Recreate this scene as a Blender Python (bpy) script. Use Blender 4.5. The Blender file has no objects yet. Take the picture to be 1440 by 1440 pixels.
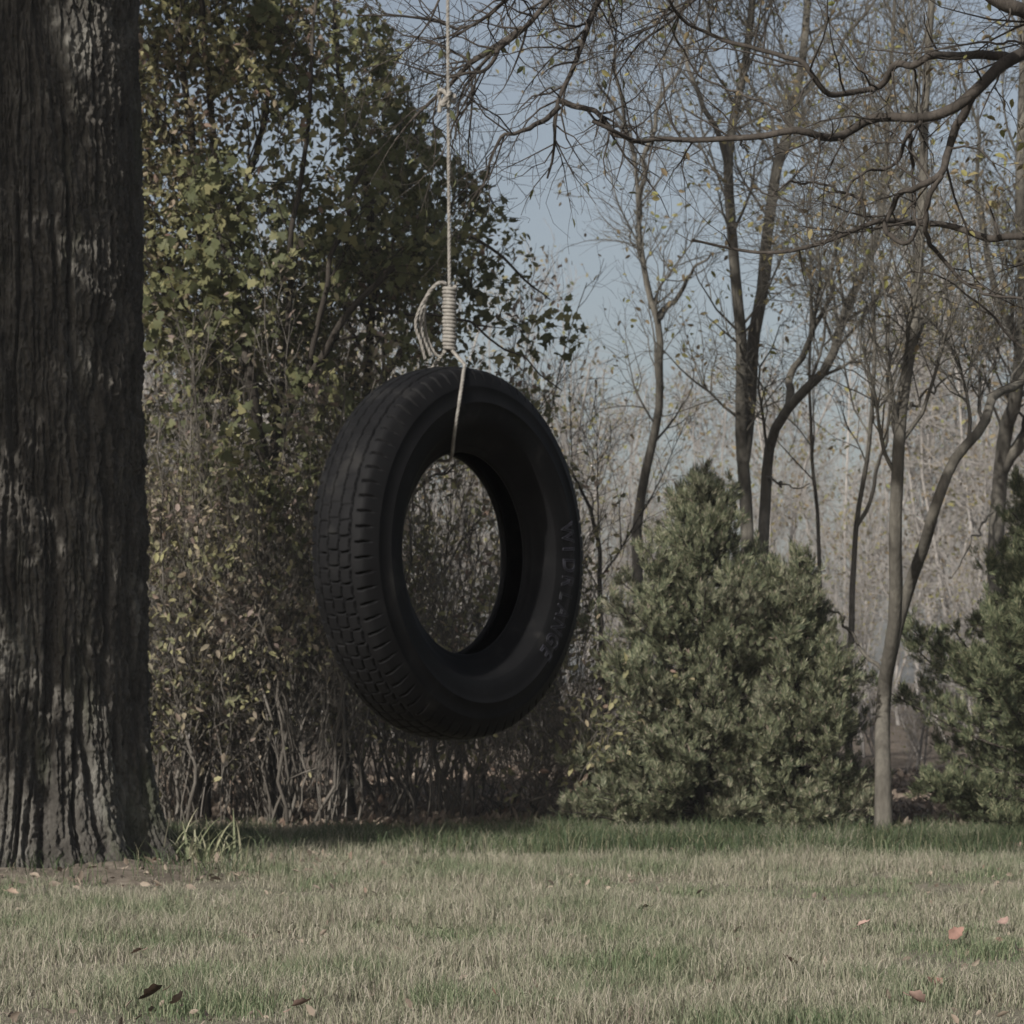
import bpy, bmesh, math
import numpy as np
from math import radians, sin, cos, pi

# ------------------------------------------------------------------ frame
F = 4015.0          # focal length in photo pixels (1440 wide)
H = 0.90            # camera height
YH = 980.0          # horizon row in the photo
sc = bpy.context.scene
COL = sc.collection
rng = np.random.default_rng(11)

def W(px, py, D):
    """point at distance D whose direction is that of a photo pixel"""
    return np.array([(px - 720.0) / F * D, D, H + (YH - py) / F * D])

def G(px, py):
    """point on the ground"""
    D = F * H / (py - YH)
    return np.array([(px - 720.0) / F * D, D, 0.0])

# ------------------------------------------------------------------ noise
def _hash(ix, iy, iz, seed):
    h = (ix.astype(np.int64) * 374761393 + iy.astype(np.int64) * 668265263 + iz.astype(np.int64) * 2147483647 + seed * 974634777) & 0xFFFFFFFF
    h = ((h ^ (h >> 13)) * 1274126177) & 0xFFFFFFFF
    h = ((h ^ (h >> 16)) * 2246822519) & 0xFFFFFFFF
    return ((h ^ (h >> 15)) & 0xFFFFFF) / float(0xFFFFFF)

def vnoise(x, y, z=0.0, seed=0):
    x, y, z = np.broadcast_arrays(np.asarray(x, float), np.asarray(y, float), np.asarray(z, float))
    ix, iy, iz = np.floor(x), np.floor(y), np.floor(z)
    fx, fy, fz = x - ix, y - iy, z - iz
    fx, fy, fz = [f * f * (3 - 2 * f) for f in (fx, fy, fz)]
    r = 0
    for a in (0, 1):
        for b in (0, 1):
            for c in (0, 1):
                w = (fx if a else 1 - fx) * (fy if b else 1 - fy) * (fz if c else 1 - fz)
                r = r + w * _hash(ix + a, iy + b, iz + c, seed)
    return r

def sstep(a, b, x):
    t = np.clip((x - a) / (b - a), 0, 1)
    return t * t * (3 - 2 * t)

# ------------------------------------------------------------------ mesh collection
class Geo:
    def __init__(s):
        s.v, s.q, s.t, s.n = [], [], [], 0
    def add(s, v, quads=None, tris=None):
        v = np.asarray(v, float).reshape(-1, 3)
        if quads is not None and len(quads): s.q.append(np.asarray(quads, np.int64).reshape(-1, 4) + s.n)
        if tris is not None and len(tris): s.t.append(np.asarray(tris, np.int64).reshape(-1, 3) + s.n)
        s.v.append(v); s.n += len(v)
    def build(s, name, mat, parent=None, smooth=True):
        v = np.concatenate(s.v) if s.v else np.zeros((0, 3))
        q = np.concatenate(s.q) if s.q else np.zeros((0, 4), np.int64)
        t = np.concatenate(s.t) if s.t else np.zeros((0, 3), np.int64)
        me = bpy.data.meshes.new(name)
        o = bpy.data.objects.new(name, me)
        base = np.zeros(3)
        if parent is not None:
            base = world_loc(parent)
            o.parent = parent
        v = v - base
        me.vertices.add(len(v)); me.vertices.foreach_set('co', v.ravel().astype(np.float32))
        nl = 4 * len(q) + 3 * len(t)
        me.loops.add(nl)
        me.loops.foreach_set('vertex_index', np.concatenate([q.ravel(), t.ravel()]).astype(np.int32))
        me.polygons.add(len(q) + len(t))
        st = np.concatenate([np.arange(len(q)) * 4, 4 * len(q) + np.arange(len(t)) * 3]).astype(np.int32)
        me.polygons.foreach_set('loop_start', st)
        me.polygons.foreach_set('use_smooth', np.full(len(q) + len(t), smooth, dtype=bool))
        me.update(calc_edges=True)
        me.materials.append(mat)
        COL.objects.link(o)
        return o

def world_loc(o):
    p = np.zeros(3)
    while o is not None:
        p = p + np.array(o.location); o = o.parent
    return p

def tag(o, label=None, cat=None, group=None, kind=None):
    if label: o['label'] = label
    if cat: o['category'] = cat
    if group: o['group'] = group
    if kind: o['kind'] = kind
    return o

def thing(name, loc, label, cat, group=None):
    o = bpy.data.objects.new(name, None)
    o.empty_display_size = 0.2
    o.location = [float(c) for c in loc]
    COL.objects.link(o)
    return tag(o, label, cat, group)

# ------------------------------------------------------------------ tubes
def norm(a):
    return a / np.maximum(np.linalg.norm(a, axis=-1, keepdims=True), 1e-9)

def tubes(g, P, R, sides=5, cap=True):
    """P (B,N,3) polylines, R (B,N) radii"""
    P = np.asarray(P, float); R = np.asarray(R, float)
    if P.ndim == 2: P, R = P[None], R[None]
    B, N, _ = P.shape
    if B == 0: return
    T = np.empty_like(P)
    T[:, 1:-1] = P[:, 2:] - P[:, :-2]; T[:, 0] = P[:, 1] - P[:, 0]; T[:, -1] = P[:, -1] - P[:, -2]
    T = norm(T)
    ref = np.where(np.abs(T[:, 0, 2:3]) < 0.8, np.array([[0, 0, 1.0]]), np.array([[1.0, 0, 0]]))
    n = norm(np.cross(T[:, 0], ref))
    ang = np.arange(sides) * 2 * pi / sides
    V = np.empty((B, N, sides, 3))
    for i in range(N):
        n = norm(n - (n * T[:, i]).sum(-1, keepdims=True) * T[:, i])
        b = np.cross(T[:, i], n)
        V[:, i] = P[:, i, None] + R[:, i, None, None] * (np.cos(ang)[None, :, None] * n[:, None] + np.sin(ang)[None, :, None] * b[:, None])
    bi = np.arange(B)[:, None, None] * N * sides
    i0 = np.arange(N - 1)[None, :, None] * sides
    k = np.arange(sides)[None, None, :]; k1 = (k + 1) % sides
    q = np.stack([bi + i0 + k, bi + i0 + k1, bi + i0 + sides + k1, bi + i0 + sides + k], -1).reshape(-1, 4)
    g.add(V, q)
    if cap and sides >= 5:
        for e, pt in ((0, P[:, 0]), (N - 1, P[:, -1])):
            kk = np.arange(sides)
            off = g.n
            ring = V[:, e]
            vv = np.concatenate([ring, pt[:, None]], 1)
            bb = np.arange(B)[:, None] * (sides + 1)
            tr = np.stack([bb + kk[None], bb + ((kk + 1) % sides)[None], np.broadcast_to(bb + sides, (B, sides))], -1)
            if e == 0: tr = tr[..., ::-1]
            g.add(vv, None, tr.reshape(-1, 3))

def spline(pts, n):
    p = np.asarray(pts, float)
    p = np.vstack([2 * p[0] - p[1], p, 2 * p[-1] - p[-2]])
    segs = len(p) - 3
    L = np.linalg.norm(np.diff(p[1:-1], axis=0), axis=1); c = np.concatenate([[0], np.cumsum(L)])
    out = []
    for s in np.linspace(0, c[-1], n):
        i = min(np.searchsorted(c, s, side='right') - 1, segs - 1); t = (s - c[i]) / max(L[i], 1e-9)
        a, b, cc, d = p[i], p[i + 1], p[i + 2], p[i + 3]
        out.append(0.5 * (2 * b + (cc - a) * t + (2 * a - 5 * b + 4 * cc - d) * t * t + (3 * b - a - 3 * cc + d) * t ** 3))
    return np.array(out)

def stem(pxs, D, n, wob=0.0, r=None, seed=0, rend=None, dD=None):
    """traced stem through photo directions, at distance D (list or number)"""
    Ds = np.full(len(pxs), D, float) if np.isscalar(D) else np.asarray(D, float)
    pts = [p if len(p) == 3 else W(p[0], p[1], d) for p, d in zip(pxs, Ds)]
    P = spline(pts, n)
    if wob:
        s = np.linspace(0, 1, n) * 17
        P = P + wob * np.stack([vnoise(s, 0.5, 0.1, seed + k) - .5 for k in range(3)], -1) * np.minimum(1, np.arange(n) / 4)[:, None]
    t = np.linspace(0, 1, n)
    R = r * (1 - t) + (rend if rend is not None else r * .3) * t
    return P, R

def sprout(P, R, count, lo, hi, ang=(35, 65), up=0.2, rr=0.6, N=5, t0=0.2, t1=1.0, wob=0.25, tip=0.25, lentaper=0.5, rmin=0.0012, rmax=1.0, zmin=None, gen=None):
    gen = gen or rng
    P = np.asarray(P, float); R = np.asarray(R, float)
    if P.ndim == 2: P, R = P[None], R[None]
    B, M, _ = P.shape
    L = np.linalg.norm(np.diff(P, axis=1), axis=2).sum(1)
    b = gen.choice(B, count, p=L / L.sum())
    t = t0 + (t1 - t0) * gen.random(count)
    x = t * (M - 1); i = np.minimum(x.astype(int), M - 2); f = (x - i)[:, None]
    p0 = P[b, i] * (1 - f) + P[b, i + 1] * f
    r0 = R[b, i] * (1 - f[:, 0]) + R[b, i + 1] * f[:, 0]
    tg = norm(P[b, i + 1] - P[b, i])
    rnd = norm(gen.normal(size=(count, 3)))
    pr = norm(rnd - (rnd * tg).sum(-1, keepdims=True) * tg)
    a = np.radians(gen.uniform(*ang, count))[:, None]
    d = norm(np.cos(a) * tg + np.sin(a) * pr + np.array([0, 0, up]))
    ln = gen.uniform(lo, hi, count) * (1 - lentaper * t)
    if zmin is not None:
        keep = p0[:, 2] > zmin
        p0, r0, d, ln = p0[keep], r0[keep], d[keep], ln[keep]; count = len(p0)
    Q = np.empty((count, N, 3)); Q[:, 0] = p0
    st = (ln / (N - 1))[:, None]
    for k in range(1, N):
        d = norm(d + wob * gen.normal(size=(count, 3)) + np.array([0, 0, up * 0.25]))
        Q[:, k] = Q[:, k - 1] + d * st
    rb = np.clip(r0 * rr, rmin, rmax)[:, None]
    tt = np.linspace(0, 1, N)[None]
    RR = np.maximum(rb * (1 - tt) + rb * tip * tt, rmin * .7)
    return Q, RR

# ------------------------------------------------------------------ leaves
ELLIPSE = (np.array([[0, 0, 0], [.3, .24, .07], [.68, .2, .06], [1, 0, -.08], [.68, -.2, .06], [.3, -.24, .07]]),
           np.array([[0, 1, 2], [0, 2, 3], [0, 3, 4], [0, 4, 5]]))
_ml = [(0, 0), (.02, .3), (.2, .5), (.34, .3), (.62, .42), (.66, .2), (1, 0), (.66, -.2), (.62, -.42), (.34, -.3), (.2, -.5), (.02, -.3)]
LOBED = (np.array([[x, y, .1 * abs(y) - .14 * x * x] for x, y in _ml] + [[.3, 0, -.03]]),
         np.array([[12, (k + 1) % 12, k] for k in range(12)][::-1]))
SPRAY_V, SPRAY_T = [], []
_r = np.random.default_rng(3)
for k in range(9):
    b0 = .07 * k
    sgn = -1 if k % 2 else 1
    an = 0 if k == 8 else sgn * (0.55 + .1 * _r.normal())
    tw = _r.uniform(-.6, .6)
    L = .42 + .12 * _r.random()
    d = np.array([cos(an), sin(an) * cos(tw), sin(an) * sin(tw) + .05 * _r.normal()])
    s_ = norm(np.cross(d, [0.1, .2, 1])); w = .045
    o_ = np.array([b0, 0, 0]); i0 = len(SPRAY_V)
    SPRAY_V += [o_ - d * .02, o_ + d * L * .45 + s_ * w, o_ + d * L, o_ + d * L * .45 - s_ * w]
    SPRAY_T += [[i0, i0 + 1, i0 + 2], [i0, i0 + 2, i0 + 3]]
SPRAY = (np.array(SPRAY_V), np.array(SPRAY_T))

def leaves(g, pos, size, tpl, direction=None, spread=1.0, up=0.0, gen=None):
    gen = gen or rng
    n = len(pos)
    if n == 0: return
    x = gen.normal(size=(n, 3)) * spread
    if direction is not None: x = x + direction
    x[:, 2] += up
    x = norm(x)
    z = gen.normal(size=(n, 3)) + np.array([0, 0, .6]); z = norm(z - (z * x).sum(-1, keepdims=True) * x)
    y = np.cross(z, x)
    s = np.broadcast_to(np.asarray(size, float), (n,))[:, None, None]
    tv, tt = tpl
    V = pos[:, None] + s * (tv[None, :, 0:1] * x[:, None] + tv[None, :, 1:2] * y[:, None] + tv[None, :, 2:3] * z[:, None])
    T = tt[None] + (np.arange(n) * len(tv))[:, None, None]
    g.add(V, None, T.reshape(-1, 3))

def along(P, n, t0=.3, jit=0.0, gen=None):
    gen = gen or rng
    B, M, _ = P.shape
    b = gen.integers(0, B, n); x = (t0 + (1 - t0) * gen.random(n)) * (M - 1)
    i = np.minimum(x.astype(int), M - 2); f = (x - i)[:, None]
    return P[b, i] * (1 - f) + P[b, i + 1] * f + jit * gen.normal(size=(n, 3))

# ------------------------------------------------------------------ materials
def new_mat(name):
    m = bpy.data.materials.new(name); m.use_nodes = True
    nt = m.node_tree; nt.nodes.clear()
    out = nt.nodes.new('ShaderNodeOutputMaterial')
    return m, nt, out

def ramp(nt, stops, src, interp='LINEAR'):
    r = nt.nodes.new('ShaderNodeValToRGB'); r.color_ramp.interpolation = interp
    el = r.color_ramp.elements
    while len(el) < len(stops): el.new(0.5)
    for e, (p, c) in zip(el, stops):
        e.position = p; e.color = (*c, 1)
    nt.links.new(src, r.inputs[0])
    return r.outputs[0]

def noise(nt, scale, detail=4, rough=.6, vec=None, dist=0):
    n = nt.nodes.new('ShaderNodeTexNoise'); n.inputs['Scale'].default_value = scale
    n.inputs['Detail'].default_value = detail; n.inputs['Roughness'].default_value = rough
    n.inputs['Distortion'].default_value = dist
    if vec is not None: nt.links.new(vec, n.inputs['Vector'])
    return n.outputs['Fac']

def coords(nt, scale=(1, 1, 1)):
    tc = nt.nodes.new('ShaderNodeTexCoord'); mp = nt.nodes.new('ShaderNodeMapping')
    mp.inputs['Scale'].default_value = scale
    nt.links.new(tc.outputs['Object'], mp.inputs[0])
    return mp.outputs[0]

def mix(nt, fac, a, b, mode='MIX'):
    m = nt.nodes.new('ShaderNodeMix'); m.data_type = 'RGBA'; m.blend_type = mode
    for s, v in ((m.inputs['Factor'], fac), (m.inputs[6], a), (m.inputs[7], b)):
        if hasattr(v, 'is_linked'): nt.links.new(v, s)
        else: s.default_value = v if isinstance(v, float) else (*v, 1)
    return m.outputs[2]

def solid_mat(name, colour_fn, rough=.85, bump=None, spec=.3):
    m, nt, out = new_mat(name)
    p = nt.nodes.new('ShaderNodeBsdfPrincipled')
    p.inputs['Roughness'].default_value = rough; p.inputs['Specular IOR Level'].default_value = spec
    c = colour_fn(nt)
    nt.links.new(c, p.inputs['Base Color'])
    if bump:
        b = nt.nodes.new('ShaderNodeBump'); b.inputs['Strength'].default_value = bump[0]; b.inputs['Distance'].default_value = bump[1]
        nt.links.new(bump[2](nt), b.inputs['Height']); nt.links.new(b.outputs[0], p.inputs['Normal'])
    nt.links.new(p.outputs[0], out.inputs[0])
    return m

def leaf_mat(name, stops, trans=.35, rough=.6, patch=None, spec=.25):
    """leaf colours vary leaf by leaf (random per island); patch mixes in a second set of colours in clumps"""
    m, nt, out = new_mat(name)
    gi = nt.nodes.new('ShaderNodeNewGeometry')
    c = ramp(nt, stops, gi.outputs['Random Per Island'])
    if patch:
        c2 = ramp(nt, patch[1], gi.outputs['Random Per Island'])
        f = ramp(nt, [(patch[2], (0, 0, 0)), (patch[2] + .12, (1, 1, 1))], noise(nt, patch[0], 2, .5, coords(nt)))
        c = mix(nt, f, c, c2)
    p = nt.nodes.new('ShaderNodeBsdfPrincipled'); p.inputs['Roughness'].default_value = rough
    p.inputs['Specular IOR Level'].default_value = spec
    t = nt.nodes.new('ShaderNodeBsdfTranslucent'); ms = nt.nodes.new('ShaderNodeMixShader'); ms.inputs[0].default_value = trans
    nt.links.new(c, p.inputs['Base Color']); nt.links.new(c, t.inputs['Color'])
    nt.links.new(p.outputs[0], ms.inputs[1]); nt.links.new(t.outputs[0], ms.inputs[2]); nt.links.new(ms.outputs[0], out.inputs[0])
    return m

def bark_mat(name, a, b, c, scale=6, bump=.5):
    def col(nt):
        v = coords(nt, (1, 1, .25))
        x = ramp(nt, [(.3, a), (.5, b), (.72, c)], noise(nt, scale, 6, .65, v))
        return mix(nt, .35, x, ramp(nt, [(.3, (.25, .25, .25)), (.7, (1, 1, 1))], noise(nt, scale * 7, 4, .6, v)), 'MULTIPLY')
    return solid_mat(name, col, .95, (bump, .02, lambda nt: noise(nt, scale * 5, 5, .6, coords(nt, (1, 1, .3)))), .15)

def big_bark_col(nt):
    v = coords(nt, (1, 1, .25))
    x = ramp(nt, [(.3, (.034, .031, .027)), (.5, (.062, .057, .05)), (.72, (.12, .112, .099))], noise(nt, 14, 6, .65, v))
    x = mix(nt, .35, x, ramp(nt, [(.3, (.3, .3, .3)), (.7, (1, 1, 1))], noise(nt, 90, 4, .6, v)), 'MULTIPLY')
    lich = ramp(nt, [(.54, (0, 0, 0)), (.66, (.75, .75, .75))], noise(nt, 2.6, 8, .72, coords(nt, (1, 1, .5))))
    x = mix(nt, lich, x, (.19, .182, .162))                      # pale lichen
    moss = ramp(nt, [(.56, (0, 0, 0)), (.7, (.6, .6, .6))], noise(nt, 1.7, 6, .7, coords(nt, (1.3, 1, .4))))
    return mix(nt, moss, x, (.05, .058, .034))                   # thin moss
M_BIGBARK = solid_mat('furrowed_bark', big_bark_col, .95, (1.0, .02, lambda nt: noise(nt, 70, 5, .6, coords(nt, (1, 1, .4)))), .15)
M_TWIGBARK = bark_mat('limb_bark', (.03, .026, .022), (.05, .043, .037), (.085, .074, .064), 12, .4)
M_GREYBARK = bark_mat('grey_bark', (.055, .05, .042), (.098, .09, .076), (.165, .152, .128), 8, .6)
M_DARKBARK = bark_mat('dark_bark', (.03, .026, .022), (.05, .043, .036), (.085, .074, .062), 8, .5)
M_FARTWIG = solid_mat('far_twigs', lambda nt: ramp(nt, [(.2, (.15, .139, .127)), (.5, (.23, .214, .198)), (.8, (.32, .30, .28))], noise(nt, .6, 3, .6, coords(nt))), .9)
M_STEM = bark_mat('shrub_stems', (.05, .044, .037), (.105, .094, .08), (.22, .2, .175), 5, .3)

M_LEAF_A = leaf_mat('autumn_leaves_olive', [(0, (.12, .125, .065)), (.35, (.175, .175, .09)), (.6, (.24, .225, .115)), (.8, (.34, .31, .165)), (.93, (.32, .25, .19)), (1, (.2, .13, .10))],
                    .45, patch=(1.1, [(0, (.17, .11, .09)), (.4, (.27, .19, .155)), (.7, (.23, .2, .13)), (1, (.36, .28, .23))], .58))
M_LEAF_B = leaf_mat('broad_green_leaves', [(0, (.09, .10, .05)), (.5, (.125, .135, .066)), (.8, (.18, .18, .088)), (1, (.28, .26, .13))], .48)
M_LEAF_Y = leaf_mat('yellow_shrub_leaves', [(0, (.14, .145, .085)), (.35, (.21, .21, .12)), (.6, (.35, .33, .165)), (.8, (.3, .25, .19)), (1, (.23, .175, .14))], .42,
                    patch=(1.7, [(0, (.2, .15, .13)), (.5, (.31, .245, .21)), (1, (.22, .2, .145))], .48))
M_LEAF_T = leaf_mat('sparse_tan_leaves', [(0, (.13, .1, .06)), (.4, (.22, .17, .1)), (.7, (.25, .23, .09)), (1, (.17, .18, .06))], .4)
M_CEDAR = leaf_mat('cedar_sprays', [(0, (.06, .078, .048)), (.4, (.115, .128, .074)), (.75, (.19, .196, .115)), (.92, (.27, .265, .185)), (1, (.24, .18, .15))], .36, rough=.7,
                   patch=(2.2, [(0, (.08, .095, .062)), (.5, (.18, .185, .125)), (1, (.3, .27, .2))], .55))
M_CEDAR2 = leaf_mat('green_cedar_sprays', [(0, (.055, .07, .038)), (.4, (.098, .115, .064)), (.8, (.16, .172, .098)), (1, (.25, .235, .15))], .36, rough=.7)
M_LITTER = leaf_mat('litter', [(0, (.1, .08, .06)), (.4, (.19, .15, .12)), (.75, (.29, .24, .19)), (1, (.15, .1, .075))], .15, rough=.8)
M_GRASS = leaf_mat('grass_blades', [(0, (.14, .155, .10)), (.25, (.19, .195, .13)), (.45, (.25, .24, .17)), (.65, (.31, .285, .22)), (.88, (.36, .33, .27)), (1, (.28, .235, .195))], .35, rough=.6,
                   patch=(1.5, [(0, (.09, .125, .065)), (.5, (.13, .165, .09)), (.8, (.2, .215, .13)), (1, (.3, .28, .2))], .5))
M_TUFT = leaf_mat('pale_tuft_blades', [(0, (.15, .17, .095)), (.5, (.27, .275, .17)), (1, (.42, .39, .29))], .3)
M_TALLGRASS = leaf_mat('edge_grass_blades', [(0, (.032, .052, .024)), (.5, (.055, .078, .036)), (.85, (.095, .115, .058)), (1, (.22, .195, .13))], .3)  # longer green blades, with the lawn's shade band put into their darker colour

def lawn_col(nt):
    v = coords(nt)
    a = ramp(nt, [(.3, (.12, .112, .082)), (.5, (.18, .165, .125)), (.7, (.24, .21, .165))], noise(nt, 3.0, 8, .7, v))
    return mix(nt, .5, a, ramp(nt, [(.35, (.25, .25, .25)), (.7, (1, 1, 1))], noise(nt, 60, 4, .6, v)), 'MULTIPLY')
M_LAWN = solid_mat('lawn_soil', lawn_col, .95, (.6, .03, lambda nt: noise(nt, 40, 5, .6, coords(nt))), .1)
def floor_col(nt):
    v = coords(nt)
    a = ramp(nt, [(.3, (.07, .055, .042)), (.5, (.14, .115, .092)), (.72, (.24, .2, .165))], noise(nt, 5.0, 8, .75, v))
    return mix(nt, .6, a, ramp(nt, [(.35, (.2, .2, .2)), (.65, (1, 1, 1))], noise(nt, 45, 4, .6, v)), 'MULTIPLY')
M_FLOOR = solid_mat('woodland_floor', floor_col, .95, (.7, .05, lambda nt: noise(nt, 30, 5, .6, coords(nt))), .1)
M_DIRT = solid_mat('bare_dirt', lambda nt: ramp(nt, [(.3, (.07, .058, .046)), (.55, (.14, .118, .095)), (.75, (.23, .2, .16))], noise(nt, 12, 8, .7, coords(nt))), .95, (.6, .02, lambda nt: noise(nt, 50, 5, .6, coords(nt))), .1)
M_RUBBER = solid_mat('weathered_rubber', lambda nt: ramp(nt, [(.3, (.0048, .0048, .0052)), (.56, (.008, .008, .0085)), (.8, (.026, .025, .0235))], noise(nt, 14, 6, .65, coords(nt))), .62,
                     (.12, .002, lambda nt: noise(nt, 220, 3, .6, coords(nt))), .07)
M_LETTER = solid_mat('faded_raised_lettering', lambda nt: ramp(nt, [(.35, (.008, .008, .010)), (.68, (.034, .034, .045))], noise(nt, 30, 4, .6, coords(nt))), .6)
M_ROPE = solid_mat('weathered_rope', lambda nt: ramp(nt, [(.25, (.11, .10, .09)), (.5, (.2, .188, .17)), (.75, (.3, .285, .262))], noise(nt, 90, 5, .65, coords(nt))), .9,
                   (.4, .002, lambda nt: noise(nt, 500, 3, .6, coords(nt))), .1)
def fallen_mat(name, c):
    return solid_mat(name, lambda nt: ramp(nt, [(.3, tuple(x * .55 for x in c)), (.6, c)], noise(nt, 25, 4, .6, coords(nt))), .75)
M_FALL = {'tan': fallen_mat('tan_leaf', (.24, .18, .135)), 'rust': fallen_mat('rust_leaf', (.2, .115, .09)), 'pink': fallen_mat('pinkish_leaf', (.27, .185, .155)), 'dark': fallen_mat('dark_brown_leaf', (.07, .045, .03)), 'pale': fallen_mat('pale_leaf', (.42, .34, .25))}

# ------------------------------------------------------------------ ground
def sheet(name, x0, x1, y0, y1, nx, ny, zf, mat, edge=None):
    xs = np.linspace(x0, x1, nx); ys = np.linspace(0, 1, ny)
    X, T = np.meshgrid(xs, ys)
    Y0 = np.full_like(X, y0) if edge is None else edge(X)
    Y = Y0 + (y1 - Y0) * T ** 2.5
    g = Geo()
    i = (np.arange(ny - 1)[:, None] * nx + np.arange(nx - 1)[None]).ravel()
    g.add(np.stack([X, Y, zf(X, Y)], -1), np.stack([i, i + 1, i + nx + 1, i + nx], -1))
    return tag(g.build(name, mat), kind='structure')

def ground_z(x, y):
    return .035 * (vnoise(x * .6, y * .6, 0, 5) - .5) + .02 * (vnoise(x * 2.1, y * 2.1, 0, 6) - .5)
sheet('lawn', -180, 180, -40, 300, 600, 260, ground_z, M_LAWN)

def wood_edge(x):
    return 17.95 + .5 * (vnoise(x * .7, 1.3, 0, 9) - .5) + .25 * (vnoise(x * 3, .3, 0, 8) - .5)
def floor_z(x, y):
    e = wood_edge(x)
    return .012 + ground_z(x, y) * np.exp(-np.maximum(y - 19, 0) / 10) + sstep(0, 6, y - e) * .10 + sstep(0, .5, y - e) * .03 * vnoise(x * 4, y * 4, 0, 7) + np.maximum(y - 26, 0) * .012
sheet('woodland_floor', -40, 40, 18, 150, 700, 200, floor_z, M_FLOOR, wood_edge)

# ------------------------------------------------------------------ grass
def blades(g, x, y, z, h, w, lean, gen):
    n = len(x)
    a = gen.random(n) * 2 * pi; d = np.stack([np.cos(a), np.sin(a), np.zeros(n)], -1)
    b = gen.random(n) * 2 * pi; s = np.stack([np.cos(b), np.sin(b), np.zeros(n)], -1) * (w / 2)[:, None]
    base = np.stack([x, y, z - .005], -1)
    ln = (lean * h)[:, None]
    up = np.array([0, 0, 1.0])
    m = base + d * ln * .3 + up * (h * .6)[:, None]
    t = base + d * ln + up * (h * np.sqrt(np.maximum(1 - lean ** 2 * .6, .1)))[:, None]
    V = np.stack([base - s, base + s, m + s * .75, m - s * .75, t], 1)
    o = np.arange(n)[:, None] * 5
    g.add(V, o + np.array([[0, 1, 2, 3]]), o + np.array([[3, 2, 4]]))

BIG = np.array([-2.56, 15.0, 0.0])      # foot of the big tree
g = Geo(); gr = np.random.default_rng(21)
n = 420000
y = 6.2 + (18.4 - 6.2) * gr.random(n) ** 1.05
hw = .19 * y + .9
x = (gr.random(n) * 2 - 1) * hw
dens = vnoise(x * 1.4, y * 1.4, 0, 31) * .6 + vnoise(x * 5, y * 5, 0, 32) * .4
d_big = np.hypot(x - BIG[0], (y - BIG[1]))
worn = sstep(1.55, .8, d_big + .5 * (vnoise(x * 4, y * 4, 0, 33) - .5)) * .55 + .3 * np.exp(-(((x + 1.75) / .8) ** 2 + ((y - 13.7) / .55) ** 2))
keep = (gr.random(n) < (.4 + 1.0 * sstep(.2, .75, dens))) & (gr.random(n) > worn) & (d_big > .62) & (y < wood_edge(x) + .15)
x, y, dens = x[keep], y[keep], dens[keep]; n = len(x)
h = gr.uniform(.02, .075, n) * (.35 + 1.3 * sstep(.25, .75, dens)) * (1 + .5 * sstep(14.5, 17.5, y))
blades(g, x, y, ground_z(x, y), h, gr.uniform(.002, .0042, n), gr.uniform(.1, .95, n) , gr)
tag(g.build('lawn_grass', M_GRASS), 'mown lawn of mixed straw and green grass blades', 'grass', kind='stuff')

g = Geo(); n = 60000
y = 15.4 + 2.8 * gr.random(n) ** .8; x = (gr.random(n) * 2 - 1) * (.19 * y + .9)  # strip widened onto the lawn to stand in for the shade band
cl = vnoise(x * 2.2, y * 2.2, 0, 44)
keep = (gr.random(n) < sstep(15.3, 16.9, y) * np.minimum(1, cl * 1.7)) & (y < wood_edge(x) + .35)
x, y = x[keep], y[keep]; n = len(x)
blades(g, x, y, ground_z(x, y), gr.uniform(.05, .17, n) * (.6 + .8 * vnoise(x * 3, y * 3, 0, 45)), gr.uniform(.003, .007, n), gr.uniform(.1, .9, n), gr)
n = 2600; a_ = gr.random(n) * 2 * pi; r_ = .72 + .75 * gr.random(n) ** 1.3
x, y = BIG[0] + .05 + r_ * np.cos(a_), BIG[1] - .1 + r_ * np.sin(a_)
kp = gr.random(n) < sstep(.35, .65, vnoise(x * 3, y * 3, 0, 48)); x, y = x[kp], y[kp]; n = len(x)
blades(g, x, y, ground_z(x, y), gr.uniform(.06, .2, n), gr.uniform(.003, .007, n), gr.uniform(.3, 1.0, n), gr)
tag(g.build('edge_grass', M_TALLGRASS), 'longer green grass along the foot of the bushes, darkened for the shade band', 'grass', kind='stuff')

# leaf litter on the woodland floor
g = Geo(); n = 26000
y = 17.9 + 10 * gr.random(n) ** 1.6; x = (gr.random(n) * 2 - 1) * (.19 * y + 1.0)
keep = y > wood_edge(x) - .1; x, y = x[keep], y[keep]
leaves(g, np.stack([x, y, floor_z(x, y) + .012], -1), gr.uniform(.04, .1, len(x)), ELLIPSE, spread=1, up=0, gen=gr)
n = 1500; ly = 7.4 + 10.6 * gr.random(n); lx = (gr.random(n) * 2 - 1) * (.19 * ly + .5)
kp = vnoise(lx * .8, ly * .8, 0, 52) > .42; lx, ly = lx[kp], ly[kp]
leaves(g, np.stack([lx, ly, ground_z(lx, ly) + .022], -1), gr.uniform(.015, .045, len(lx)), ELLIPSE, spread=1, up=0, gen=gr)
n = 420; a_ = gr.random(n) * 2 * pi; r_ = .7 + .95 * gr.random(n)
lx, ly = -2.45 + r_ * np.cos(a_), 14.75 + r_ * np.sin(a_)
leaves(g, np.stack([lx, ly, ground_z(lx, ly) + .03 + .05 * np.maximum(0, 1.2 - r_)], -1), gr.uniform(.025, .07, n), ELLIPSE, spread=1, up=0, gen=gr)
tag(g.build('leaf_litter', M_LITTER), 'carpet of dry grey-brown leaves under the trees', 'leaf litter', kind='stuff')

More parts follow.
